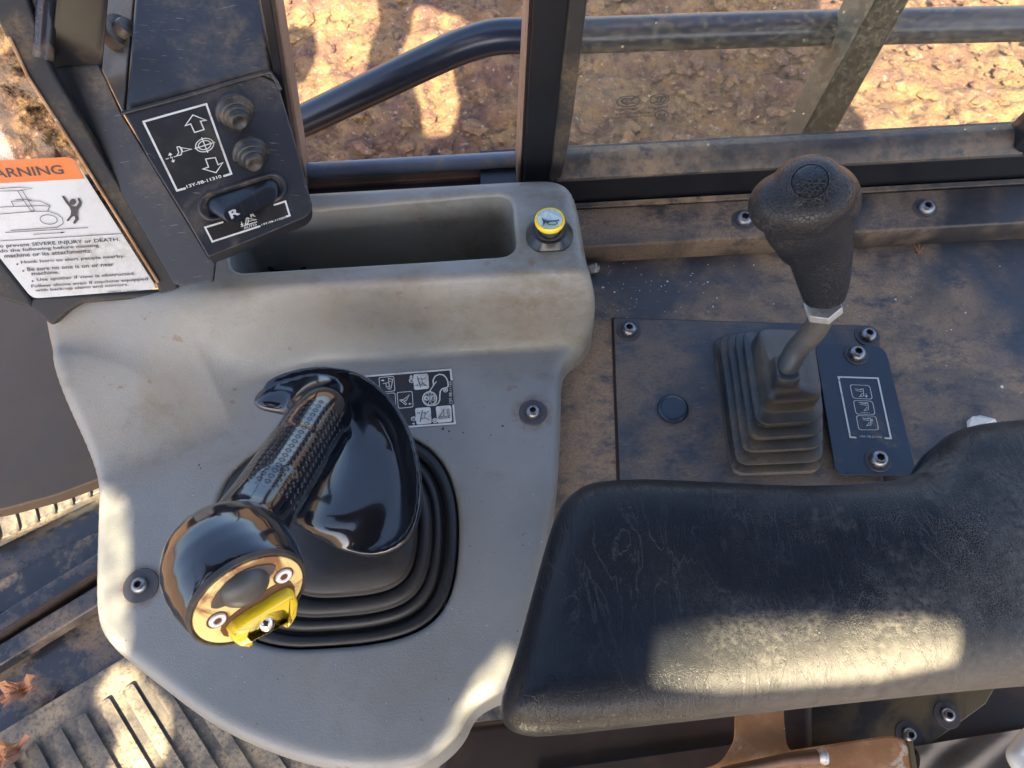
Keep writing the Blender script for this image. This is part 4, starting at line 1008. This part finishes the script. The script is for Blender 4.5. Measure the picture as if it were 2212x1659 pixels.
# decals
P = Print(SB, zc, .0003); P.poly([(150, 325), (805, 140), (1060, 860), (495, 1035)]); d1 = P.make('upper_decal', M_black, sb)
P = Print(SB, zc, .0006)
P.stroke([(590, 998), (503, 1022), (165, 330), (797, 152), (1048, 852), (968, 878)], .0017)
P.stroke([(662, 262), (585, 370), (640, 352), (680, 438), (775, 408), (738, 325), (795, 315)], .0009, True)
P.stroke([(790, 705), (888, 690), (915, 762), (962, 742), (895, 842), (765, 805), (820, 785)], .0009, True)
P.circ(780, 565, 92, 66, .0008, -.25, 32); P.circ(780, 565, 64, 44, .0008, -.25, 28)
P.stroke([(680, 600), (885, 535)], .0008); P.stroke([(750, 488), (812, 640)], .0008)
P.stroke([(502, 585), (520, 640), (502, 672), (545, 662), (550, 620), (530, 580)], .0008, True); P.stroke([(540, 590), (648, 606), (560, 632), (550, 600)], .0007); P.stroke([(390, 706), (420, 698)], .0007); P.stroke([(432, 694), (460, 686)], .0007); P.stroke([(470, 684), (500, 675)], .0007)
P.arrow((440, 680), (428, 640), 22, 26, .0006); P.arrow((455, 698), (470, 742), 22, 26, .0006)
P.text('13Y-98-11310', [(592, 968), (940, 862), (955, 892), (606, 1000)], .02); P.make('lettering', M_white, d1)
P = Print(SB, zc, .0003); P.poly([(772, 1385), (1600, 1118), (1645, 1278), (850, 1545)]); d2 = P.make('lower_decal', M_black, sb)
P = Print(SB, zc, .0006)
P.stroke([(968, 1338), (785, 1392), (858, 1535), (1340, 1378)], .0015); P.stroke([(1475, 1168), (1592, 1130), (1635, 1272), (1592, 1286)], .0015)
P.stroke([(1200, 1300), (1195, 1340), (1188, 1360), (1215, 1355), (1218, 1320), (1215, 1296)], .0008, True); P.stroke([(1215, 1300), (1300, 1315), (1222, 1330)], .0007); P.stroke([(1145, 1385), (1308, 1335)], .0007)
P.arrow((1150, 1335), (1160, 1378), 18, 22, .0006)
P.text('R', [(1235, 1262), (1285, 1248), (1295, 1280), (1245, 1292)], .02); P.text('AUTO', [(1168, 1388), (1300, 1350), (1305, 1374), (1174, 1412)], .02); P.text('13Y-98-11320', [(1350, 1358), (1582, 1282), (1590, 1300), (1356, 1375)], .02)
P.make('lettering', M_white, d2)
# ================================================================ BRACKET HOLDING THE SWITCH BOX
BR = Plane(Z(103, 145, .20), Z(240, 200, .19), Z(385, 612, .10))
br = thing('mounting_bracket', 'scuffed black folded sheet bracket to the left of the switch box', 'bracket', tuple(BR.hit(380, 600)))
q = [(103, 147), (211, 138), (262, 246), (322, 345), (452, 558), (466, 553), (459, 609), (388, 617), (375, 613)]
V, F = prism([BR.hit(u, v) for u, v in q], -BR.n*.004); add('bracket_plate', V, F, M_box, br, bevel=.0012)
V, F = prism([BR.hit(103, 144, .001), BR.hit(211, 135, .001), Z(232, -120, .29), Z(130, -120, .30)], (0, 0, -.01)); add('bracket_upper', V, F, M_frame, br, bevel=.002, seg=3)
# ================================================================ FRONT DOOR GLASS WITH WARNING LABEL
WP = Plane(Z(345, 640, .075), Z(80, 655, .09), Z(160, 320, .17))
fd = thing('front_side_pane', 'dirty narrow front side pane with black rubber edging left of the bracket', 'window pane', tuple(WP.hit(200, 640)))
V, F = prism([WP.hit(u, v, -.004) for u, v in ((-260, 60), (-20, -60), (58, 165), (165, 322), (350, 620), (70, 660), (-120, 480))], -WP.n*.004); add('pane_sheet', V, F, M_glassl, fd)
eg = [(-60, -60), (40, -60), (112, 150), (385, 616), (384, 628), (344, 640), (338, 616), (158, 322), (58, 168)]
V, F = prism([WP.hit(u, v, .004) for u, v in eg], -WP.n*.014); add('edge_frame', V, F, M_seal, fd, bevel=.003, seg=3)
V, F = prism([WP.hit(u, v, .002) for u, v in ((384, 618), (398, 622), (392, 640), (300, 646), (180, 655), (150, 672), (112, 705), (60, 660), (70, 642), (338, 628))], -WP.n*.016); add('corner_frame', V, F, M_seal, fd, bevel=.003, seg=3)
V, F = prism([WP.hit(u, v, .003) for u, v in ((-260, 250), (-100, 418), (-22, 532), (66, 648), (72, 668), (-20, 640), (-260, 560))], -WP.n*.016); add('lower_frame', V, F, M_seal, fd, bevel=.003, seg=3)
ed = [WP.hit(u, v, .006) for u, v in ((20, 80), (60, 166), (162, 322), (342, 610))]; V, F = tube(ed, .0013, 8); add('seal_lip', V, F, M_rusty, fd, smooth=True)
tw = zf(0, 560, 2.404)
wl = thing('warning_label', 'orange and white warning sticker about honking the horn, on the dirty pane', 'warning label', tuple(WP.hit(200, 500, .002)))
# sticker outline
ol = rpoly([WP.hit(*tw(x, y), .0012) for x, y in ((-420, 190), (690, 138), (1490, 1390), (305, 1480), (-180, 870))], [.001, .006, .006, .006, .001], 5)
V, F = prism(ol, -WP.n*.0006); add('sticker', V, F, M_wlabel, wl)
P = Print(WP, tw, .0016)
hd = [P.h(x, y) for x, y in ((-420, 190), (690, 140), (800, 345), (-420, 412))]; hd = rpoly(hd, [0, .006, 0, 0], 5); P.V = hd; P.F = [tuple(range(len(hd)))]; P.make('orange_header', M_orange, wl)
P = Print(WP, tw, .0020)
P.text('WARNING', [(-265, 262), (575, 215), (612, 300), (-225, 352)], .015)
for t, x0, y0, x1, y1, hgt, sl_ in (('To prevent SEVERE INJURY or DEATH.', -42, 1012, 1140, 945, 42, 24), ('do the following before moving', 5, 1055, 940, 1000, 40, 24), ('machine or its attachments:', 45, 1098, 872, 1045, 38, 24),
    ('Honk horn to alert people nearby.', 205, 1160, 1186, 1100, 38, 22), ('Be sure no one is on or near', 262, 1222, 1082, 1172, 36, 22), ('machine.', 302, 1262, 565, 1246, 34, 20),
    ('Use spotter if view is obstructed.', 355, 1325, 1286, 1265, 38, 22), ('Follow above even if machine equipped', 302, 1388, 1405, 1316, 38, 22), ('with back-up alarm and mirrors.', 340, 1425, 1222, 1368, 36, 22)):
    P.text(t, [(x0-sl_*.5, y0-hgt), (x1-sl_*.5, y1-hgt), (x1, y1), (x0, y0)], .012)
P.text('09802-13000', [(1020, 1408), (1295, 1396), (1300, 1418), (1025, 1430)])
for x, y in ((163, 1155), (220, 1218), (308, 1315)): P.circ(x, y, 10, 8, None, 0, 10)
P.poly([(585, 512), (605, 508), (650, 570), (680, 605), (720, 608), (748, 570), (732, 530), (750, 528), (775, 570), (770, 600), (740, 640), (735, 690), (748, 730), (708, 775), (690, 765), (712, 722), (705, 700), (685, 705), (645, 750), (628, 742), (668, 690), (672, 650), (655, 610), (620, 570)])
P.circ(690, 565, 30, 28)
ln = .0005
P.stroke([(0, 935), (1165, 865)], .0005); P.stroke([(105, 835), (540, 806), (598, 770), (590, 720), (540, 680), (460, 655), (330, 655), (0, 680)], ln); P.circ(460, 732, 82, 44, ln, .1)
P.stroke([(50, 855), (835, 808)], ln); P.stroke([(315, 872), (580, 857)], ln); P.poly([(620, 853), (578, 848), (580, 864)])
P.stroke([(0, 438), (185, 425), (310, 435), (180, 460), (0, 462)], ln); P.stroke([(165, 460), (290, 650), (330, 652), (210, 455)], ln); P.stroke([(0, 615), (380, 600), (470, 605), (450, 655)], ln); P.stroke([(130, 605), (105, 560), (230, 555)], ln); P.stroke([(260, 555), (380, 558), (470, 600)], ln); P.stroke([(145, 545), (230, 540), (300, 548)], ln)
P.make('lettering', M_ink, wl)
# far-left door post above
V, F = prism([Z(u, v, .30) for u, v in ((-200, -160), (130, -160), (100, 130), (85, 150), (-200, 60))], (0, .0, -.02))
dp = thing('door_post', 'dark purple-grey pillar at the top left corner of the cab', 'pillar', tuple(Z(50, 50, .3)))
V, F = prism([WP.hit(u, v, -.002) for u, v in ((-160, -160), (118, -160), (104, 60), (98, 128), (60, 60), (-60, -60))], -WP.n*.02); add('pillar_plate', V, F, M_frame, dp, bevel=.004, seg=3)
V, F = tube([WP.hit(115, -160, .0), WP.hit(98, 60, .0), WP.hit(92, 128, .0)], .008, 16); add('pillar_seam', V, F, M_glossmetal, dp, smooth=True)
# ================================================================ DASH SIDE PANEL AND CAB FLOOR (lower left)
FZ = -.50
ds = thing('dash_side_cover', 'smooth dark brown cover with a curved lower edge left of the console', 'cover', tuple(Z(80, 850, -.12)))
dq = [Z(u, v, -.12) for u, v in ((-300, 560), (60, 640), (140, 690), (240, 900), (300, 1000), (205, 1038), (120, 1070), (0, 1102), (-150, 1125), (-320, 1140))]
V, F = prism(rpoly(dq, .01, 4), (0, 0, -.02)); add('cover_sheet', V, F, M_dash, ds, bevel=.004, seg=3)
V, F = prism([Vector((x, y, FZ)) for x, y in ((-1.5, -.9), (1.6, -.9), (1.6, .56), (-1.5, .56))], (0, 0, -.01)); add('cab_floor', V, F, M_glossmetal, kind='structure')
ribA = (Z(232, 1492, FZ)-Z(320, 1640, FZ)); ribA.z = 0; rd = ribA.normalized(); rn = Vector((-rd.y, rd.x, 0))
def dirv(a, b): d = Z(*b, FZ)-Z(*a, FZ); return d.normalized()
bd = dirv((0, 1300), (200, 1178))
fm = thing('floor_mat', 'dusty black ribbed rubber floor mat at the bottom left with a sunlit strip', 'floor mat', tuple(Z(200, 1600, FZ)))
o1 = Z(0, 1540, FZ); 
mq = [Z(-200, 1706, FZ+.001), Z(0, 1585, FZ+.001), Z(266, 1424, FZ+.001), Z(1200, 860, FZ+.001), Z(1500, 1900, FZ+.001), Z(-200, 2000, FZ+.001)]
V, F = prism(mq, (0, 0, .006)); add('mat_sheet', V, F, M_mat, fm, bevel=.002)
def rib_mesh(L, w, h):
    V, F = prism(rpoly([Vector((-w/2, 0, 0)), Vector((w/2, 0, 0)), Vector((w/2, L, 0)), Vector((-w/2, L, 0))], w*.3, 3), (0, 0, h)); me = meshdata('rib', V, F, M_mat, True, 30); return me
RM = rib_mesh(.24, .017, .005)
edge0 = Z(-60, 1640, FZ+.007); edge1 = Z(266, 1442, FZ+.007); ed_ = (edge1-edge0).normalized()
L = (edge1-edge0).length; k = 0; s = 0
rdn = dirv((232, 1492), (320, 1640))
ang = math.atan2(rdn.y, rdn.x)-math.pi/2
while s < L*2.6:
    p = edge0+ed_*s+rdn*.030; M4 = Matrix.Rotation(ang, 4, 'Z'); M4.translation = p
    inst('rib', RM, M4, fm); s += .0345
# sill beams between the mats
sb2 = thing('door_sill', 'worn black metal door sill channel with brown edge strips across the lower left floor', 'sill', tuple(Z(100, 1300, FZ)))
def beam(name, a, b, w, z0, h, m, bev=.004, par=None):
    a = Z(*a, z0); b = Z(*b, z0); d = (b-a).normalized(); n = Vector((-d.y, d.x, 0)); a = a-d*.2; b = b+d*.25
    V, F = prism([a, b, b+n*w, a+n*w], (0, 0, h)); return add(name, V, F, m, par, bevel=bev, seg=3)
beam('wavy_strip', (0, 1330), (200, 1228), .052, FZ+.001, .006, M_wavy, par=sb2)
beam('edge_strip', (0, 1399), (192, 1275), .005, FZ+.001, .034, M_brownd, .001, sb2)
beam('outer_beam', (0, 1388), (200, 1262), .030, FZ+.001, .022, M_glossmetal, .004, sb2)
beam('inner_beam', (0, 1458), (215, 1325), .030, FZ+.001, .026, M_glossmetal, .004, sb2)
um = thing('step_mat', 'sand-coloured dusty ribbed step mat under the brown cover at the left edge', 'floor mat', tuple(Z(60, 1130, FZ)))
mq = [Z(-200, 1265, FZ+.001), Z(0, 1182, FZ+.001), Z(230, 1070, FZ+.001), Z(300, 900, FZ+.001), Z(-300, 950, FZ+.001)]
V, F = prism(mq, (0, 0, .020)); add('mat_sheet', V, F, M_mat, um, bevel=.002)
RM2 = rib_mesh(.055, .018, .005); M_rot = ang
for u, v in ((-20, 1125), (22, 1105), (62, 1087), (100, 1068), (138, 1050), (176, 1032)):
    p = Z(u+12, v+48, FZ+.021); M4 = Matrix.Rotation(ang+math.pi, 4, 'Z'); M4.translation = p; 
    M4 = Matrix.Rotation(math.atan2((Z(u, v-30, FZ)-Z(u+14, v+22, FZ)).y, (Z(u, v-30, FZ)-Z(u+14, v+22, FZ)).x)-math.pi/2, 4, 'Z'); M4.translation = p
    inst('rib', RM2, M4, um)
# dry leaves
def leaf(c, r, lab):
    V = [c+Vector((0, 0, .012))]; F = []; n = 22; th = random.random()*6; R3 = 4
    for q in range(1, R3+1):
        for k in range(n):
            a = 2*math.pi*k/n; lobe = 1+.28*math.sin(5*a+1)*(q/R3)+random.uniform(-.10, .10)*(q/R3); x = r*q/R3*lobe*math.cos(a)*1.35; y = r*q/R3*lobe*math.sin(a)*.7
            z = .006+.012*abs(math.sin(2.3*x/r+1))+.010*(y/r)**2*2+random.uniform(-.002, .002)
            V.append(c+Vector((x*math.cos(th)-y*math.sin(th), x*math.sin(th)+y*math.cos(th), z)))
    for k in range(n): F.append((0, 1+k, 1+(k+1) % n))
    for q in range(R3-1):
        for k in range(n): a = 1+q*n; F.append((a+k, a+n+k, a+n+(k+1) % n, a+(k+1) % n))
    return add('dry_leaf', V, F, M_leaf, None, label=lab, cat='leaf')
leaf(Z(48, 1497, FZ+.024), .022, 'crumpled red-brown dry leaf lying in the sill channel at the left edge')
leaf(Z(18, 1640, FZ+.015), .024, 'pale brown dry leaf on the ribbed floor mat in the bottom left corner')

# ================================================================ UNDER THE ARMREST (lower right)
UZ = -.10
ub = thing('seat_bracket', 'rusty T-shaped steel bracket below the near edge of the armrest', 'bracket', tuple(Z(1640, 1620, UZ)))
q = [Z(u, v, UZ) for u, v in ((1592, 1440), (1692, 1430), (1694, 1555), (1700, 1618), (1740, 1638), (1900, 1700), (1400, 1740), (1480, 1672), (1560, 1648), (1588, 1600))]
V, F = prism(rpoly(q, [0, 0, .004, .016, .01, .01, .01, .01, .012, .006], 5), (0, 0, -.005)); add('bracket_plate', V, F, M_rusty, ub, bevel=.0008)
V, F = tube([Z(1560, 1668, UZ+.008), Z(1700, 1640, UZ+.008), Z(1765, 1634, UZ+.008)], [.004, .005, .006], 16); add('bracket_rod', V, F, M_brownmetal, ub, smooth=True)
V, F = lathe(Z(1776, 1633, UZ+.008), (Z(1790, 1631, UZ+.008)-Z(1770, 1634, UZ+.008)).normalized(), [(-.004, .005), (0, .0075), (.003, .007), (.005, .003)], 16); add('rod_end', V, F, M_nut, ub, smooth=True)
bx = thing('rusty_box', 'dirt-covered rusty metal box corner under the armrest, right of the bracket', 'box', tuple(Z(1850, 1640, UZ-.03)))
q = [Z(u, v, UZ-.02) for u, v in ((1700, 1622), (1925, 1588), (1962, 1600), (1985, 1760), (1700, 1800))]
V, F = prism(rpoly(q, [.004, .012, .012, .004, .004], 5), (0, 0, -.12)); add('box_shell', V, F, M_rusty, bx, bevel=.005, seg=3)
V, F = prism([Z(u, v, UZ-.018) for u, v in ((1962, 1602), (1972, 1600), (1998, 1760), (1984, 1760))], (0, 0, -.10)); add('box_edge', V, F, M_gold, bx, bevel=.001)
sg = thing('steel_gusset', 'oily yellowish steel plate with two bolts under the right end of the armrest', 'steel plate', tuple(Z(2000, 1560, UZ-.12)))
q = [Z(u, v, UZ-.10) for u, v in ((1690, 1490), (2180, 1430), (2130, 1520), (1985, 1625), (1950, 1690), (1690, 1690))]
V, F = prism(q, (0, 0, -.01)); add('gusset_sheet', V, F, M_gold, sg, bevel=.001)
for u, v in ((2045, 1545), (1962, 1588)): bolt(sg, Z(u, v, UZ-.10), up, .007, .013)
cl = thing('grimy_cloth', 'crumpled grimy grey-brown cloth in the dark bottom right corner', 'cloth', tuple(Z(2080, 1640, UZ-.12)))
cq = []; nx_, ny_ = 26, 16; V = []; F = []
c00, c10, c01 = Z(1975, 1612, UZ-.09), Z(2300, 1560, UZ-.12), Z(1990, 1760, UZ-.10)
for i in range(nx_):
    for j in range(ny_):
        p = c00+(c10-c00)*(i/(nx_-1))+(c01-c00)*(j/(ny_-1)); p.z += .035*(float(fbm(np.array([p.x*14+3]), np.array([p.y*20]), 2)[0])-.4)+.006*math.sin(i*.5+j*.7); V.append(p)
for i in range(nx_-1):
    for j in range(ny_-1): F.append((i*ny_+j, (i+1)*ny_+j, (i+1)*ny_+j+1, i*ny_+j+1))
add('cloth_sheet', V, F, M_cloth, cl, smooth=True, angle=None)
wp = thing('white_hook', 'off-white curved plastic piece at the bottom right corner beside the cloth', 'plastic piece', tuple(Z(2190, 1640, UZ-.05)))
V, F = tube(crom([Z(2260, 1560, UZ-.05), Z(2226, 1590, UZ-.05), Z(2200, 1622, UZ-.05), Z(2196, 1640, UZ-.05), Z(2230, 1690, UZ-.05)], 5), .008, 14); add('hook_body', V, F, M_wlabel, wp, smooth=True)
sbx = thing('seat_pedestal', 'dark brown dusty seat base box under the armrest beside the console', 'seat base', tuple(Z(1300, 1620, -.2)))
q = [Z(u, v, -.16) for u, v in ((960, 1600), (1010, 1560), (1200, 1540), (1760, 1440), (1760, 1740), (930, 1740))]
V, F = prism(q, (0, 0, -.3)); add('base_box', V, F, M_seatb, sbx, bevel=.01, seg=4)
V, F = prism([Z(u, v, -.23) for u, v in ((1700, 1430), (2600, 1380), (2600, 1800), (1700, 1800))], (0, 0, -.2)); add('shade_box', V, F, M_seatb, sbx, bevel=.01)  # dark box added to stand in for the shade under the armrest
V, F = prism([Z(u, v, -.155) for u, v in ((1160, 1660), (1600, 1600), (1600, 1606), (1160, 1668))], (0, 0, -.004)); add('base_seam', V, F, M_frame, sbx)

# ================================================================ small things
bt = thing('bottle_cap', 'dark round container lying in the shadow at the left end of the tray', 'container', tuple(Z(620, 560, 0)))
c = Z(622, 572, -.008)
V, F = lathe(c, Vector((.15, -.15, .9)).normalized(), [(-.03, .020), (.0, .021), (.006, .021), (.008, .019), (.006, .016), (.002, .015), (.002, 0)], 32); add('container_body', V, F, M_gloss, bt, smooth=True, angle=40)
pp = add('paper_scrap', [Z(u, v, PN+.003+h) for u, v, h in ((2088, 910, 0), (2100, 900, .004), (2118, 897, .001), (2150, 905, .005), (2160, 925, 0), (2090, 930, 0))], [(0, 1, 2, 3, 4, 5)], M_wlabel, None, label='torn white scrap of paper poking out behind the armrest', cat='paper scrap')
# foil crumb beside the console
V = []; F = []
V2, F2 = ell(Z(1283, 580, PN+.006), Vector((.007, 0, 0)), Vector((0, .006, 0)), Vector((0, 0, .005)), 6)
V2 = [v+Vector((random.uniform(-1, 1), random.uniform(-1, 1), random.uniform(-1, 1)))*.0014 for v in V2]
add('foil_crumb', V2, F2, M_nut, None, label='small crumpled silver foil crumb between the console and the ledge', cat='foil')
# sprig of dry plant
V, F = join(*[tube([Z(1985, 548, PN+.001), Z(1985+dx, 530+dy, PN+.003)], [.0009, .0004], 5) for dx, dy in ((-12, -4), (0, -6), (14, -2), (8, 4), (-7, 3))])
add('dry_sprig', V, F, M_leaf, None, label='tiny dry plant sprig on the side panel below the ledge', cat='sprig')
V = []; F = []
def crumb(p, s, fl=.5):
    b = len(V); a = random.random()*6
    for k in range(4): V.append(p+Vector((math.cos(a+k*1.57)*s*random.uniform(.5, 1.2), math.sin(a+k*1.57)*s*random.uniform(.5, 1.2), .0002)))
    V.append(p+Vector((0, 0, s*fl))); F.extend([(b+k, b+(k+1) % 4, b+4) for k in range(4)])
for i in range(150):
    u = random.uniform(1290, 2212); v = random.uniform(545, 900)
    if 1330 < u < 1905 and v > 690 and random.random() < .75: continue
    if random.random() < .35: u = random.uniform(1290, 1560); v = random.uniform(575, 680)
    crumb(Z(u, v, PN+.0002), random.choice([.0005, .0006, .0008, .0010, .0018])*random.uniform(.6, 1.1))
for i in range(70):
    crumb(Z(random.uniform(300, 1190), random.uniform(1000, 1600), .0003), random.uniform(.0003, .0006))
add('debris_crumbs', V, F, M_crumb, None, kind='stuff', label='tiny white crumbs scattered over the panel and console', cat='crumbs')
V = []; F = []
for u, v, s in ((957, 926, .0022), (1060, 940, .001), (1085, 920, .0014), (970, 932, .0016), (1000, 935, .001), (430, 1005, .0015), (433, 1012, .001), (1130, 1178, .001), (1015, 1180, .0008), (1880, 1010, .001), (1893, 1020, .0012), (1830, 1020, .001), (640, 960, .001)):
    crumb(Z(u, v, .0003 if u < 1200 else PN+.013), s)
for i in range(60): crumb(Z(random.uniform(230, 1180), random.uniform(900, 1600), .0003), random.uniform(.0003, .0007))
add('dark_crumbs', V, F, M_leafd, None, kind='stuff', label='small dark dirt crumbs scattered over the grey console', cat='crumbs')
